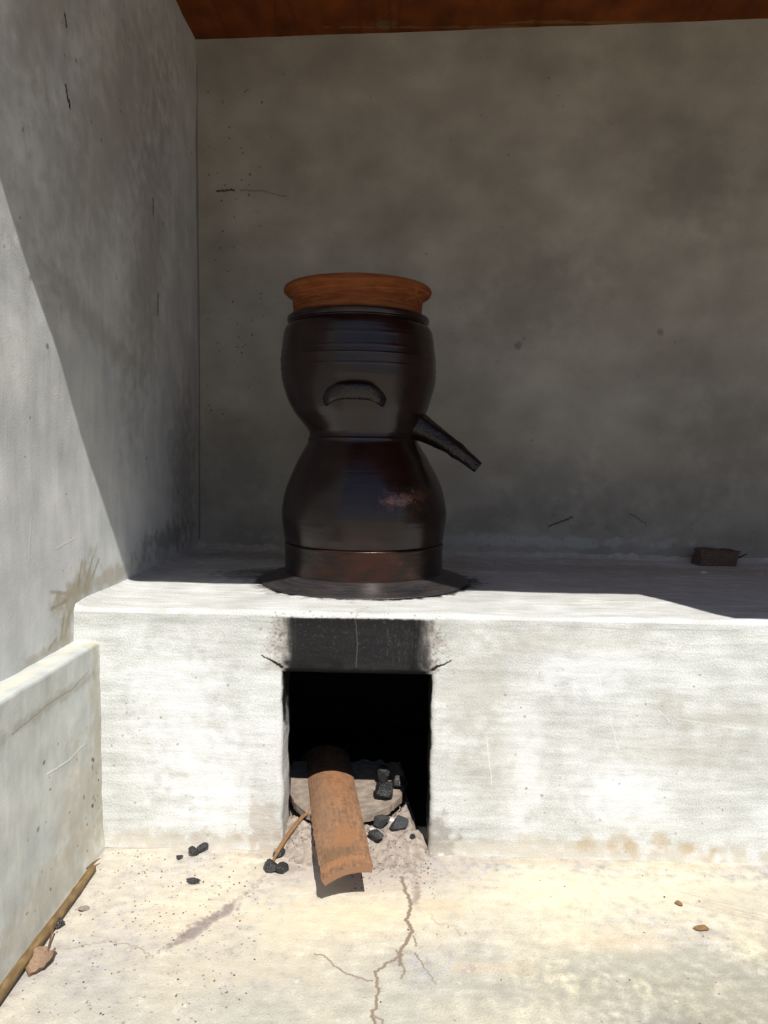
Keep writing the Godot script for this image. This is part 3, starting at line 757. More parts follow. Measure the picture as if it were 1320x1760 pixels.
func cauldron() -> void:
	var t := thing("iron_cauldron", POT, "black iron cauldron rim with wide flange set into the hearth top", "cauldron")
	var c := Canvas.new(512, 256, Vector2(0, 0), Vector2(1, 1), 101)
	c.ground(Color(0.205, 0.195, 0.195), [
		[c.layer(0.01, 1, 3), Color(0.04, 0.035, 0.03), 0.0], [c.layer(0.04, 2, 4), Color(0.05, 0.03, 0.02), 0.2],
		[c.layer(0.1, 3, 3, 4.0, 1.0), Color(0.03, 0.02, 0.015), 0.2], [c.layer(0.5, 4, 2), Color(0.06, 0.055, 0.05), 0.3]])
	c.specks(260, Vector2(0, 0), Vector2(1, 1), Vector2(0.002, 0.005), Color(0.55, 0.53, 0.50), 0.7)
	var fm := c.material(0.33, 0.12)
	fm.metallic_specular = 0.5
	var b := MB.new()
	b.lathe(spline(PackedVector2Array([Vector2(0.345, -0.004), Vector2(0.353, 0.001), Vector2(0.350, 0.006), Vector2(0.335, 0.011), Vector2(0.30, 0.022), Vector2(0.275, 0.032), Vector2(0.262, 0.036)]), 5), 96, null, func(a, y): return 0.0015 * wob.get_noise_2d(cos(a) * 2.0, sin(a) * 2.0))
	obj("flange", b.mesh(), fm, t)
	var d := Canvas.new(512, 128, Vector2(0, 0), Vector2(1, 1), 103)
	d.ground(Color(0.16, 0.11, 0.09), [
		[d.layer(0.012, 1, 3), Color(0.05, 0.03, 0.025), 0.0], [d.layer(0.04, 2, 4), Color(0.07, 0.03, 0.02), 0.2],
		[d.layer(0.1, 3, 3, 4.0, 1.0), Color(0.03, 0.02, 0.015), 0.2], [d.layer(0.5, 4, 2), Color(0.06, 0.04, 0.03), 0.3]])
	d.blot(Vector2(0.255, 0.5), Vector2(0.06, 0.35), Color(0.20, 0.07, 0.04), 0.8, 0.8, 0.4, 0.0, 0.6)        # rust
	d.blot(Vector2(0.19, 0.5), Vector2(0.05, 0.4), Color(0.23, 0.09, 0.06), 0.6, 0.8, 0.4, 0.0, 0.6)
	d.specks(60, Vector2(0.12, 0.1), Vector2(0.38, 0.9), Vector2(0.002, 0.006), Color(0.48, 0.30, 0.22), 0.7)
	var cm := d.material(0.28, 0.1)
	cm.metallic = 0.35
	cm.metallic_specular = 0.5
	b = MB.new()
	b.lathe(spline(PackedVector2Array([Vector2(0.268, 0.028), Vector2(0.266, 0.04), Vector2(0.265, 0.08), Vector2(0.2655, 0.118), Vector2(0.267, 0.126), Vector2(0.263, 0.131), Vector2(0.25, 0.132)]), 6), 96)
	obj("collar", b.mesh(), cm, t)

func axis_shift(y: float) -> Vector3:   # the still leans and its upper bulb sits a little to one side; y above the hearth top
	var k := [[0.0, 0.0], [0.33, -0.001], [0.41, -0.004], [0.50, -0.009], [0.56, -0.018], [0.62, -0.022], [0.75, -0.026], [1.0, -0.031]]
	for i in k.size() - 1:
		if y <= k[i + 1][0]:
			return Vector3(lerpf(k[i][1], k[i + 1][1], smoothstep(k[i][0], k[i + 1][0], y)), 0, 0)
	return Vector3(-0.031, 0, 0)

func still() -> void:
	var t := thing("earthenware_still", POT + Vector3(0, 0.130, 0), "dark glazed gourd-shaped earthenware still with a slanting side spout", "still")
	var up := func(y): return axis_shift(y + 0.132)
	var g := Canvas.new(1024, 512, Vector2(0, 0), Vector2(1, 1), 111)
	g.ground(Color(0.125, 0.072, 0.064), [
		[g.layer(0.006, 1, 3), Color(0.02, 0.013, 0.013), 0.0], [g.layer(0.02, 2, 4), Color(0.025, 0.016, 0.014), 0.1],
		[g.layer(0.05, 3, 4, 10.0, 1.0), Color(0.03, 0.02, 0.018), 0.35], [g.layer(0.5, 4, 2), Color(0.015, 0.012, 0.012), 0.08]])
	g.blot(Vector2(0.168, 0.20), Vector2(0.038, 0.045), Color(0.28, 0.17, 0.135), 0.6, 1.3, 0.15, 0.0, 0.8)     # flaked glaze
	g.blot(Vector2(0.195, 0.215), Vector2(0.016, 0.04), Color(0.30, 0.185, 0.15), 0.6, 1.3, 0.12, 0.0, 0.8)
	g.strew([Vector2(0.150, 0.225), Vector2(0.175, 0.20), Vector2(0.200, 0.215)], 0.010, 320, Vector2(0.0012, 0.0042), Color(0.36, 0.235, 0.19), 0.75)
	g.blot(Vector2(0.13, 0.23), Vector2(0.03, 0.02), Color(0.34, 0.19, 0.15), 0.6, 1.0, 0.15, 0.0, 0.5)
	g.blot(Vector2(0.45, 0.06), Vector2(0.02, 0.03), Color(0.30, 0.18, 0.14), 0.5, 1.0, 0.2, 0.0, 0.5)
	g.specks(160, Vector2(0, 0), Vector2(1, 1), Vector2(0.001, 0.0025), Color(0.40, 0.34, 0.32), 0.6)
	for k in 40:
		var y := g.r.randf_range(0.55, 0.95)
		var x := g.r.randf()
		g.line([Vector2(x, y), Vector2(x + g.r.randf_range(0.03, 0.12), y)], 0.0015, Color(0.17, 0.11, 0.10), 0.5, 0.002, 25)
	var gm := g.material(0.235, 0.12)
	gm.metallic_specular = 0.46
	var pts := PackedVector2Array()
	for q in [[0.252, 0.0], [0.2635, 0.003], [0.2655, 0.012], [0.2702, 0.039], [0.2764, 0.098], [0.268, 0.155], [0.2514, 0.206], [0.2181, 0.274], [0.190, 0.322], [0.183, 0.336], [0.1825, 0.345], [0.179, 0.350], [0.178, 0.362], [0.1835, 0.374], [0.1989, 0.400], [0.2274, 0.449], [0.2517, 0.525], [0.2562, 0.585], [0.2549, 0.612], [0.2437, 0.690], [0.229, 0.712], [0.2268, 0.717], [0.2315, 0.722], [0.2335, 0.730], [0.2318, 0.737], [0.226, 0.739], [0.212, 0.737], [0.20, 0.70]]:
		pts.append(Vector2(q[0], q[1]))
	var prof := spline(pts, 6)
	for k in prof.size():                                    # turned ridges round the shoulder
		for r in [[0.661, 0.0013, 0.0025], [0.622, 0.0012, 0.0025], [0.600, 0.0010, 0.0022], [0.568, 0.0015, 0.0025], [0.686, 0.0008, 0.003]]:
			prof[k].x += r[1] * exp(-pow((prof[k].y - r[0]) / r[2], 2.0))
	var fine := PackedVector2Array()
	for k in prof.size() - 1:
		var ym := (prof[k].y + prof[k + 1].y) * 0.5
		fine.append(prof[k])
		if ym > 0.54 and ym < 0.70:
			for s in [0.25, 0.5, 0.75]:
				var q := prof[k].lerp(prof[k + 1], s)
				for r in [[0.661, 0.0013, 0.0025], [0.622, 0.0012, 0.0025], [0.600, 0.0010, 0.0022], [0.568, 0.0015, 0.0025]]:
					var base := lerpf(exp(-pow((prof[k].y - r[0]) / r[2], 2.0)), exp(-pow((prof[k + 1].y - r[0]) / r[2], 2.0)), s)
					q.x += r[1] * (exp(-pow((q.y - r[0]) / r[2], 2.0)) - base)
				fine.append(q)
	fine.append(prof[prof.size() - 1])
	var b := MB.new()
	b.lathe(fine, 128, up, func(a, y): return 0.0018 * wob.get_noise_3d(cos(a) * 1.2, y * 3.0, sin(a) * 1.2))
	# uv v by height, so that marks sit where they are measured
	for k in b.v.size(): b.t[k].y = clampf(b.v[k].y / 0.74, 0.0, 1.0)
	obj("body", b.mesh(), gm, t)
	# spout: a tapering pipe let into the waist at the side, chipped at its tip
	var m2 := mottled(Color(0.07, 0.058, 0.056), Color(0.13, 0.095, 0.09), 0.05, 0.28, 6.0, 112, 0.25, 0.43)
	b = MB.new()
	var path := PackedVector3Array()
	var rad := PackedFloat32Array()
	for k in 15:
		var s := k / 14.0
		path.append(Vector3(lerpf(0.13, 0.372, s), lerpf(0.412, 0.256, s) + 0.012 * sin(PI * s), lerpf(0.02, 0.07, s)))
		rad.append(lerpf(0.050, 0.0185, pow(s, 0.75)) + 0.010 * exp(-pow((s - 0.18) / 0.08, 2.0)) * 0.5 + (0.0025 if absf(s - 0.72) < 0.05 else 0.0))
	b.tube(path, rad, 24, Vector3.UP, 1.0, 0.22, 5)
	obj("spout", b.mesh(), m2, t)
	# lug handle: a flattened arch of clay standing out from the bulb
	for side in [1.0, -1.0]:
		b = MB.new()
		path = PackedVector3Array()
		rad = PackedFloat32Array()
		for k in 25:
			var s := k / 24.0
			var x := lerpf(-0.088, 0.088, s)
			var e := absf(x) / 0.088
			var onbody := sqrt(0.2435 * 0.2435 - x * x)
			path.append(Vector3(x - 0.023, 0.480 - 0.026 * pow(e, 4.0), side * (onbody - 0.004 + 0.040 * sqrt(maxf(0.0, 1.0 - pow(e, 2.4))))))
			rad.append(0.0105 - 0.003 * pow(e, 4.0))
		b.tube(path, rad, 18, Vector3(0, 1, 0.35 * side).normalized(), 2.3, 0.10, 9)
		obj("handle", b.mesh(), m2, t)

	# the terracotta basin that sits in the mouth
	var d := Canvas.new(512, 192, Vector2(0, 0), Vector2(1, 1), 121)
	d.ground(Color(0.47, 0.265, 0.145), [
		[d.layer(0.012, 1, 3), Color(0.05, 0.03, 0.02), 0.0], [d.layer(0.03, 2, 4), Color(0.06, 0.04, 0.025), 0.15],
		[d.layer(0.06, 3, 4, 8.0, 1.0), Color(0.05, 0.035, 0.02), 0.25], [d.layer(0.5, 4, 2), Color(0.03, 0.02, 0.015), 0.15]])
	d.blot(Vector2(0.22, 0.42), Vector2(0.16, 0.10), Color(0.36, 0.18, 0.10), 0.5, 0.9, 0.6)
	d.blot(Vector2(0.25, 0.14), Vector2(0.5, 0.05), Color(0.55, 0.36, 0.21), 0.6, 0.8, 0.5)
	for k in 10: d.line([Vector2(d.r.randf(), 0.75), Vector2(d.r.randf() * 0.02 + 0.1 * k, 0.35)], 0.004, Color(0.64, 0.38, 0.20), 0.35, 0.004, 10)
	d.specks(40, Vector2(0, 0.6), Vector2(1, 0.95), Vector2(0.003, 0.008), Color(0.66, 0.50, 0.36), 0.6)
	b = MB.new()
	var tb := thing("terracotta_basin", POT + Vector3(-0.0305, 0.8685, 0), "unglazed orange terracotta basin with a flaring rim on top of the still", "basin")
	pts = PackedVector2Array()
	for q in [[0.0, 0.022], [0.15, 0.020], [0.19, 0.004], [0.208, 0.0], [0.2135, 0.006], [0.2138, 0.013], [0.2105, 0.019], [0.2118, 0.032], [0.2135, 0.048], [0.2160, 0.060], [0.2225, 0.068], [0.2350, 0.0735], [0.2412, 0.079], [0.2415, 0.086], [0.2385, 0.0925], [0.232, 0.094], [0.224, 0.088], [0.212, 0.074], [0.203, 0.055], [0.198, 0.035], [0.16, 0.030], [0.0, 0.032]]:
		pts.append(Vector2(q[0], q[1]))
	b.lathe(spline(pts, 4), 112, null, func(a, y): return 0.0022 * wob.get_noise_3d(cos(a) * 1.5, y * 8.0, sin(a) * 1.5) + 0.0009 * wob2.get_noise_2d(a, y))
	for k in b.v.size(): b.t[k].y = clampf(b.v[k].y / 0.1, 0.0, 1.0)
	obj("bowl", b.mesh(), d.material(0.88, 0.15), tb)

var slab_gap := PackedVector2Array()

func ramp_height(x: float, z: float) -> float:
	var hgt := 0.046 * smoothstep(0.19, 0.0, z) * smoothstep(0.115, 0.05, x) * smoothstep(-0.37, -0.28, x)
	if z < 0.02: hgt *= smoothstep(lerpf(0.075, 0.035, smoothstep(0.0, -0.35, z)), lerpf(0.035, 0.005, smoothstep(0.0, -0.35, z)), x)  # jamb's shade built into the shape: right side stops, baring black firebox floor
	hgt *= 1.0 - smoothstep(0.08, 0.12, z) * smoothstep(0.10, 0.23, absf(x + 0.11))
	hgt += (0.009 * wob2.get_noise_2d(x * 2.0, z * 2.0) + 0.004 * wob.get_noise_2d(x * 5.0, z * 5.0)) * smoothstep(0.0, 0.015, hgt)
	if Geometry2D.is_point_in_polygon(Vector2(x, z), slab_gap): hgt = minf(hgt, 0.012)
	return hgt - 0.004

func fire_mouth() -> void:
	# trodden ash and clay ramp through the mouth
	var am := mottled(Color(0.47, 0.43, 0.395), Color(0.76, 0.705, 0.65), 0.04, 0.97, 4.0, 131, 0.6)
	var rim := PackedVector2Array([Vector2(-0.350, -0.36), Vector2(-0.348, -0.212), Vector2(-0.318, -0.115), Vector2(-0.300, -0.07), Vector2(-0.262, -0.018), Vector2(-0.20, 0.004), Vector2(-0.135, 0.0), Vector2(-0.075, -0.015), Vector2(-0.045, -0.040), Vector2(-0.022, -0.058), Vector2(-0.004, -0.095), Vector2(0.014, -0.127), Vector2(0.022, -0.18), Vector2(0.030, -0.225), Vector2(0.020, -0.30), Vector2(0.0, -0.36)])
	slab_gap = Geometry2D.offset_polygon(rim, 0.014)[0]
	var b := MB.new()
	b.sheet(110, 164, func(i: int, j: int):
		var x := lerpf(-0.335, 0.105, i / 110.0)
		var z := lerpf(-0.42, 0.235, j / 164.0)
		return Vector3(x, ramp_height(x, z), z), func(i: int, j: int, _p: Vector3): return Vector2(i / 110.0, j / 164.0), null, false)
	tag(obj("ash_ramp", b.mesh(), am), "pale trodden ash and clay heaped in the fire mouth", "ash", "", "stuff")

	# broken flat tile lying in the mouth
	var t := thing("broken_tile", Vector3(-0.14, 0.038, -0.13), "greyish flat broken tile lying inside the fire mouth under the arched tile", "tile")
	var fine := PackedVector2Array()
	for k in rim.size():
		var p := rim[k]
		var q := rim[(k + 1) % rim.size()]
		for s in 5:
			var e := p.lerp(q, s / 5.0)
			fine.append(e + (q - p).orthogonal().normalized() * 0.004 * wob2.get_noise_2d(e.x * 3.0, e.y * 3.0) - Vector2(t.position.x, t.position.z))
	b = MB.new()
	var idx := Geometry2D.triangulate_polygon(fine)
	var lift := func(p: Vector2, y: float): return Vector3(p.x, y + 0.05 * p.x * p.x, p.y)
	for k in range(0, idx.size(), 3):
		var tr := [fine[idx[k]], fine[idx[k + 1]], fine[idx[k + 2]]]
		if (tr[1] - tr[0]).cross(tr[2] - tr[0]) < 0: tr = [tr[0], tr[2], tr[1]]
		b.tri(lift.call(tr[0], 0.022), lift.call(tr[1], 0.022), lift.call(tr[2], 0.022))
		b.tri(lift.call(tr[0], 0.0), lift.call(tr[2], 0.0), lift.call(tr[1], 0.0))
	for k in fine.size():
		var p := fine[k]
		var q := fine[(k + 1) % fine.size()]
		b.quad(lift.call(p, 0.0), lift.call(q, 0.0), lift.call(q, 0.022), lift.call(p, 0.022))
	obj("slab", b.mesh(), mottled(Color(0.49, 0.44, 0.395), Color(0.65, 0.595, 0.54), 0.03, 0.95, 3.0, 133, 0.3), t)

	# the arched roof tile that reaches out of the mouth
	var c := Canvas.new(256, 1024, Vector2(0, 0), Vector2(1, 1), 141)
	c.ground(Color(0.555, 0.42, 0.325), [
		[c.layer(0.01, 1, 3), Color(0.05, 0.03, 0.02), 0.0], [c.layer(0.03, 2, 4), Color(0.07, 0.055, 0.045), 0.2],
		[c.layer(0.06, 3, 4, 1.0, 8.0), Color(0.06, 0.05, 0.04), 0.3], [c.layer(0.5, 4, 2), Color(0.04, 0.035, 0.03), 0.2]])
	c.blot(Vector2(0.25, 0.55), Vector2(0.25, 0.30), Color(0.59, 0.47, 0.37), 0.6, 0.9, 0.6)
	c.blot(Vector2(0.45, 0.90), Vector2(0.34, 0.05), Color(0.48, 0.38, 0.285), 0.75, 0.8, 0.3)
	c.blot(Vector2(0.45, 0.945), Vector2(0.40, 0.02), Color(0.66, 0.47, 0.32), 0.7, 0.8, 0.3)
	c.blot(Vector2(0.60, 0.80), Vector2(0.26, 0.07), Color(0.605, 0.435, 0.31), 0.8, 0.35, 0.12)
	c.blot(Vector2(0.65, 0.35), Vector2(0.25, 0.2), Color(0.64, 0.44, 0.295), 0.5, 0.9, 0.6)
	for k in 30:
		var x := c.r.randf()
		var y := c.r.randf_range(0.2, 0.9)
		c.line([Vector2(x, y), Vector2(x + c.r.randf_range(-0.05, 0.05), y + c.r.randf_range(0.04, 0.15))], 0.012, Color(0.56, 0.44, 0.34), 0.35, 0.01, -15)
	t = thing("arched_roof_tile", Vector3(-0.165, 0.05, 0.05), "orange clay half-round roof tile sticking out of the fire mouth", "roof tile")
	var nl := Vector3(-0.177, 0.069, 0.333)
	var nr := Vector3(-0.054, 0.102, 0.318)
	var fl := Vector3(-0.333, 0.041, -0.43)
	var fr := Vector3(-0.168, 0.062, -0.43)
	b = MB.new()
	var N := 20
	var M := 60
	var ring := func(s: float, a: float, inner: float):      # s along the tile, a across
		var l := fl.lerp(nl, s)
		var r := fr.lerp(nr, s)
		var mid := (l + r) * 0.5
		var sideways := (r - l)
		var w := sideways.length() * 0.5
		var x := sideways.normalized()
		var up := (x.cross((nl - fl).normalized()) * -1.0).normalized()
		if up.y < 0: up = -up
		var sag := lerpf(0.038, 0.013, smoothstep(0.35, 1.0, s))
		var rad := (w * w + sag * sag) / (2 * sag)
		var half := asin(w / rad)
		var q := lerpf(-half, half, a)
		var rough := 0.0013 * wob2.get_noise_2d(s * 1.6, a * 0.4) + (0.005 * wob2.get_noise_2d(s * 3.0, 4.0) if a <= 0.0 else 0.0)
		return mid + x * (sin(q) * (rad - inner) + (rough * 1.0 if a <= 0.0 else 0.0)) + up * (cos(q) * (rad - inner) - (rad - sag) + rough) - t.position
	b.sheet(N, M, func(i: int, j: int): return ring.call(j / float(M), i / float(N), 0.0), func(i: int, j: int, _p: Vector3): return Vector2(i / float(N), j / float(M)), null, false)
	b.sheet(N, M, func(i: int, j: int): return ring.call(j / float(M), i / float(N), 0.016), func(i: int, j: int, _p: Vector3): return Vector2(i / float(N), j / float(M)), null, true)
	for i in N:
		b.quad(ring.call(1.0, i / float(N), 0.0), ring.call(1.0, (i + 1) / float(N), 0.0), ring.call(1.0, (i + 1) / float(N), 0.016), ring.call(1.0, i / float(N), 0.016), 0.3)
		b.quad(ring.call(0.0, (i + 1) / float(N), 0.0), ring.call(0.0, i / float(N), 0.0), ring.call(0.0, i / float(N), 0.016), ring.call(0.0, (i + 1) / float(N), 0.016), 0.3)
	for j in M:
		b.quad(ring.call(j / float(M), 0.0, 0.0), ring.call((j + 1) / float(M), 0.0, 0.0), ring.call((j + 1) / float(M), 0.0, 0.016), ring.call(j / float(M), 0.0, 0.016), 0.3)
		b.quad(ring.call((j + 1) / float(M), 1.0, 0.0), ring.call(j / float(M), 1.0, 0.0), ring.call(j / float(M), 1.0, 0.016), ring.call((j + 1) / float(M), 1.0, 0.016), 0.3)
	obj("shell", b.mesh(), c.material(0.93, 0.25), t)

	# split stick leaning out under the tile
	b = MB.new()
	t = thing("split_stick", Vector3(-0.29, 0.0, 0.06), "thin split wooden stick poking out from under the arched tile", "stick")
	b.tube(PackedVector3Array([Vector3(-0.328, 0.006, 0.150), Vector3(-0.318, 0.020, 0.112), Vector3(-0.298, 0.037, 0.060), Vector3(-0.270, 0.054, 0.0), Vector3(-0.235, 0.062, -0.05)].map(func(p): return p - t.position)), PackedFloat32Array([0.003, 0.0065, 0.0075, 0.0068, 0.005]), 8, Vector3.UP, 0.6, 0.3, 3)
	obj("shaft", b.mesh(), mottled(Color(0.44, 0.32, 0.21), Color(0.60, 0.46, 0.32), 0.05, 0.85, 6.0, 151), t)

func coal(at: Vector3, size: Vector3, seed_: int, turn: float, label: String, mat: Material, group := "lumps of charcoal about the fire mouth") -> void:
	var b := MB.new()
	b.lump(size, seed_)
	var o := obj("charcoal_lump", b.mesh(), mat)
	o.position = at
	o.rotation.y = turn
	tag(o, label, "charcoal", group)

func litter() -> void:
	var cm := mottled(Color(0.05, 0.05, 0.053), Color(0.17, 0.17, 0.175), 0.09, 0.38, 12.0, 161, 0.3, 0.6)
	coal(Vector3(-0.036, 0.061, -0.118), Vector3(0.066, 0.048, 0.066), 3, 0.4, "large charcoal lump on the flat broken tile, nearest its front edge", cm)
	coal(Vector3(0.008, 0.061, -0.185), Vector3(0.042, 0.042, 0.056), 8, 1.2, "charcoal lump behind the large one on the flat broken tile", cm)
	coal(Vector3(-0.034, 0.061, -0.205), Vector3(0.040, 0.060, 0.050), 12, 2.2, "upright charcoal lump at the back of the flat broken tile", cm)
	var ash := mottled(Color(0.12, 0.122, 0.13), Color(0.36, 0.36, 0.37), 0.08, 0.65, 12.0, 162, 0.3, 0.5)
	coal(Vector3(-0.054, 0.033, 0.072), Vector3(0.044, 0.028, 0.05), 21, 0.3, "grey ashy charcoal lump lowest on the ramp beside the arched tile", ash)
	coal(Vector3(-0.043, 0.038, 0.018), Vector3(0.046, 0.038, 0.044), 22, 0.8, "grey ashy charcoal lump on the ramp close against the arched tile", ash)
	coal(Vector3(0.008, 0.036, 0.018), Vector3(0.044, 0.036, 0.060), 23, 2.4, "grey ashy charcoal lump on the ramp farthest from the arched tile", ash)
	coal(Vector3(0.048, 0.027, 0.05), Vector3(0.016, 0.012, 0.016), 24, 0.0, "pea-sized black charcoal crumb near the shaded jamb", cm)
	coal(Vector3(-0.325, 0.0, 0.178), Vector3(0.045, 0.026, 0.036), 31, 0.2, "black charcoal lump on the floor below the split stick", cm)
	coal(Vector3(-0.295, 0.0, 0.184), Vector3(0.040, 0.022, 0.030), 32, 1.2, "flatter charcoal lump touching the one below the split stick", cm)
	coal(Vector3(-0.316, 0.0, 0.112), Vector3(0.036, 0.018, 0.028), 33, 0.5, "brownish charcoal flake under the split stick tip", cm)
	coal(Vector3(-0.548, 0.0, 0.117), Vector3(0.030, 0.024, 0.030), 34, 0.4, "charcoal bit at the foot of the white hearth face", cm)
	coal(Vector3(-0.530, 0.0, 0.100), Vector3(0.032, 0.026, 0.018), 35, 0.6, "tilted charcoal chip behind the bit at the hearth foot", cm)
	coal(Vector3(-0.580, 0.0, 0.140), Vector3(0.018, 0.012, 0.014), 36, 0.4, "tiny charcoal chip beside the pair at the hearth foot", cm)
	coal(Vector3(-0.515, 0.0, 0.242), Vector3(0.036, 0.012, 0.018), 37, 0.1, "thin charcoal splinter on bare floor between ledge and stick", cm)
	coal(Vector3(-0.775, 0.0, 0.425), Vector3(0.026, 0.020, 0.032), 38, 0.7, "black angular charcoal chip beside the long bamboo pole", cm)
	coal(Vector3(-0.782, 0.0, 0.343), Vector3(0.010, 0.010, 0.022), 39, 0.3, "small black charcoal sliver near the far end of the bamboo pole", cm)
	var wm := mottled(Color(0.72, 0.71, 0.69), Color(0.92, 0.91, 0.89), 0.05, 0.95, 10.0, 165)
	for q in [[Vector3(-0.062, 0.036, 0.040), "white ash flake between two ashy charcoal lumps and the arched tile", 71], [Vector3(-0.012, 0.040, -0.012), "white ash flake below the broken edge of the flat tile", 72]]:
		var fb := MB.new()
		fb.lump(Vector3(0.026, 0.012, 0.022), q[2])
		var fo := obj("ash_flake", fb.mesh(), wm)
		fo.position = q[0]
		tag(fo, q[1], "ash", "white ash flakes on the ramp")
	var pm := mottled(Color(0.48, 0.45, 0.40), Color(0.62, 0.58, 0.53), 0.05, 0.95, 8.0, 163)
	var b := MB.new()
	b.lump(Vector3(0.026, 0.012, 0.020), 41)
	var o := obj("pebble", b.mesh(), pm)
	o.position = Vector3(-0.742, 0.0, 0.368)
	tag(o, "flat grey pebble on the floor near the bamboo pole", "pebble")
	b = MB.new()
	b.lump(Vector3(0.036, 0.010, 0.020), 42)
	o = obj("clay_crumb", b.mesh(), mottled(Color(0.46, 0.34, 0.22), Color(0.60, 0.48, 0.34), 0.05, 0.95, 8.0, 164))
	o.position = Vector3(0.717, 0.0, 0.368)
	tag(o, "brown clay crumb on the cream floor, nearer the viewer of two", "clay crumb")
	var o2 := o.duplicate()
	o2.name = "clay_crumb_001"
	add_child(o2)
	o2.position = Vector3(0.70, 0.0, 0.275)
	o2.rotation.y = 2.0
	o2.scale = Vector3(0.6, 0.7, 0.7)
	tag(o2, "smaller brown clay crumb on the cream floor, nearer the hearth", "clay crumb")

	# loose grit
	var mm := MultiMesh.new()
	mm.transform_format = MultiMesh.TRANSFORM_3D
	b = MB.new()
	b.lump(Vector3.ONE, 51, 9)
	mm.mesh = b.mesh()
	mm.instance_count = 560
	for k in 560:
		var x := rng.randf_range(-0.80, -0.30) if k < 240 else (rng.randf_range(-0.14, 0.10) if k < 330 else rng.randf_range(-0.3, 1.1))
		var z := rng.randf_range(0.1, 0.7) if k < 240 else (rng.randf_range(0.10, 0.26) if k < 330 else rng.randf_range(0.10, 1.0))
		var s := rng.randf_range(0.0012, 0.0045)
		var y := 0.0
		if k >= 420:
			x = rng.randf_range(-0.09, 0.09) if k < 510 else rng.randf_range(-0.32, -0.22)
			z = rng.randf_range(0.0, 0.17)
			y = maxf(ramp_height(x, z), 0.0)
		mm.set_instance_transform(k, Transform3D(Basis(Vector3.UP, rng.randf() * TAU).scaled(Vector3(s, s * 0.6, s * rng.randf_range(0.6, 1.4))), Vector3(x, y - 0.0004, z)))
	var gm := MultiMeshInstance3D.new()
	gm.name = "floor_grit"
	gm.multimesh = mm
	gm.material_override = plain(Color(0.36, 0.33, 0.30), 0.9)
	add_child(gm)
	tag(gm, "fine dark grit scattered over the cement floor", "grit", "", "stuff")

	# bamboo pole along the ledge
	b = MB.new()
	var t := thing("bamboo_pole", Vector3(-0.80, 0.0, 0.58), "long weathered tan bamboo pole lying along the foot of the ledge", "pole")
	var path := PackedVector3Array()
	var rad := PackedFloat32Array()
	for k in 49:
		var s := k / 48.0
		path.append(Vector3(-0.786 + 0.010 * s - t.position.x + 0.002 * sin(s * 9.0), 0.0125 + 0.002 * sin(s * 5.0), lerpf(0.212, 1.02, s) - t.position.z))
		var node := 0.0
		for q in [0.12, 0.36, 0.62, 0.88]: node += 0.0016 * exp(-pow((s - q) / 0.010, 2.0))
		rad.append(lerpf(0.0095, 0.0125, s) + node)
	b.tube(path, rad, 16, Vector3.UP, 1.0, 0.06, 7)
	obj("cane", b.mesh(), mottled(Color(0.34, 0.265, 0.17), Color(0.60, 0.50, 0.34), 0.035, 0.7, 5.0, 171, 0.3, 0.4, Vector3(1, 1, 0.4)), t)
	b = MB.new()
	b.tube(PackedVector3Array([Vector3(0.004, 0.014, -0.362), Vector3(0.010, 0.018, -0.385), Vector3(0.020, 0.022, -0.398)]), PackedFloat32Array([0.006, 0.004, 0.0015]), 7, Vector3.UP, 0.5, 0.3, 4)
	obj("frayed_end", b.mesh(), plain(Color(0.40, 0.31, 0.23), 0.9), t)

	# dry leaf
	t = thing("dry_leaf", Vector3(-0.752, 0.0, 0.545), "curled dry brown leaf lying against the bamboo pole", "leaf")
	b = MB.new()
	var leaf := func(i, j, lift):
		var s: float = j / 12.0
		var a: float = i / 8.0 * 2.0 - 1.0
		var w := 0.027 * pow(sin(PI * clampf(s * 0.93 + 0.06, 0, 1)), 0.7)
		w *= 1.0 + 0.15 * wob2.get_noise_2d(s * 2.0, a)
		return Vector3(a * w, 0.006 + 0.010 * a * a + 0.006 * sin(s * 5.0) + 0.004 * wob2.get_noise_2d(a * 0.5, s) + lift, (s - 0.4) * 0.075)
	b.sheet(8, 12, func(i: int, j: int): return leaf.call(i, j, 0.0006), func(i: int, j: int, _p: Vector3): return Vector2(i, j), null, false)
	b.sheet(8, 12, func(i: int, j: int): return leaf.call(i, j, -0.0006), func(i: int, j: int, _p: Vector3): return Vector2(i, j), null, true)
	var lf := obj("blade", b.mesh(), mottled(Color(0.48, 0.38, 0.30), Color(0.64, 0.55, 0.46), 0.05, 0.85, 10.0, 172), t)
	lf.rotation.y = -0.15
	b = MB.new()
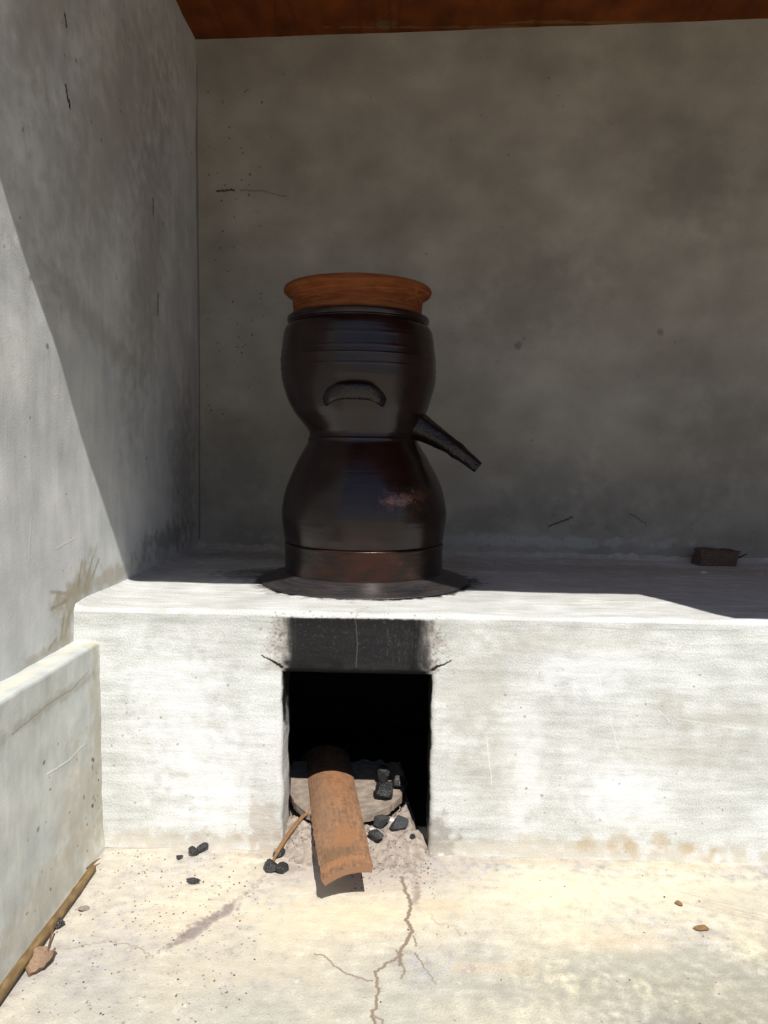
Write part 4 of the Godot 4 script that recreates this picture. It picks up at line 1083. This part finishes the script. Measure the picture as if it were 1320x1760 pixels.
	b.tube(PackedVector3Array([Vector3(0.0, 0.010, -0.024), Vector3(-0.008, 0.012, -0.050), Vector3(-0.014, 0.024, -0.078)]), PackedFloat32Array([0.0018, 0.0018, 0.0022]), 7)
	obj("stalk", b.mesh(), plain(Color(0.42, 0.30, 0.22), 0.85), t)

	# charred block at the back of the hearth top
	t = thing("charred_block", Vector3(1.268, YB, -0.93), "dark rough charred wooden block lying at the back of the hearth top", "block")
	b = MB.new()
	var hs := Vector3(0.074, 0.031, 0.036)
	for f in 6:
		var ax := f / 2
		var sg := 1.0 if f % 2 else -1.0
		b.sheet(16, 10, func(i: int, j: int):
			var p := Vector3.ZERO
			p[ax] = sg
			p[(ax + 1) % 3] = i / 8.0 - 1.0
			p[(ax + 2) % 3] = j / 5.0 - 1.0
			var q := p * hs
			q.x += 0.010 * p.y * signf(p.x) * (1.0 if p.x > 0 else -0.4) * 0.6
			q *= 1.0 + 0.14 * wob2.get_noise_3dv(q * 1.5) + 0.10 * wob2.get_noise_3dv(q * 4.0 + Vector3.ONE)
			q.y += 0.031 - 0.004 * p.x
			return q, func(i: int, j: int, _p: Vector3): return Vector2(i, j), null, sg > 0)
	b.weld()
	for k in b.v.size(): b.v[k].y = maxf(b.v[k].y, 0.0)
	obj("wood", b.mesh(), mottled(Color(0.27, 0.215, 0.185), Color(0.62, 0.53, 0.46), 0.09, 0.95, 9.0, 181, 0.8), t)
	b = MB.new()
	b.tube(PackedVector3Array([Vector3(0.066, 0.022, 0.0), Vector3(0.095, 0.034, 0.002), Vector3(0.125, 0.046, -0.004)]), PackedFloat32Array([0.004, 0.003, 0.0015]), 7, Vector3.UP, 1.0, 0.2)
	obj("twig", b.mesh(), plain(Color(0.18, 0.14, 0.12), 0.95), t)
	b = MB.new()
	b.lump(Vector3(0.022, 0.006, 0.016), 61)
	o = obj("plaster_chip", b.mesh(), plain(Color(0.86, 0.86, 0.84), 0.9))
	o.position = Vector3(1.13, YB + 0.001, -0.71)
	tag(o, "small white plaster chip on the shaded hearth top before the charred block", "plaster chip")
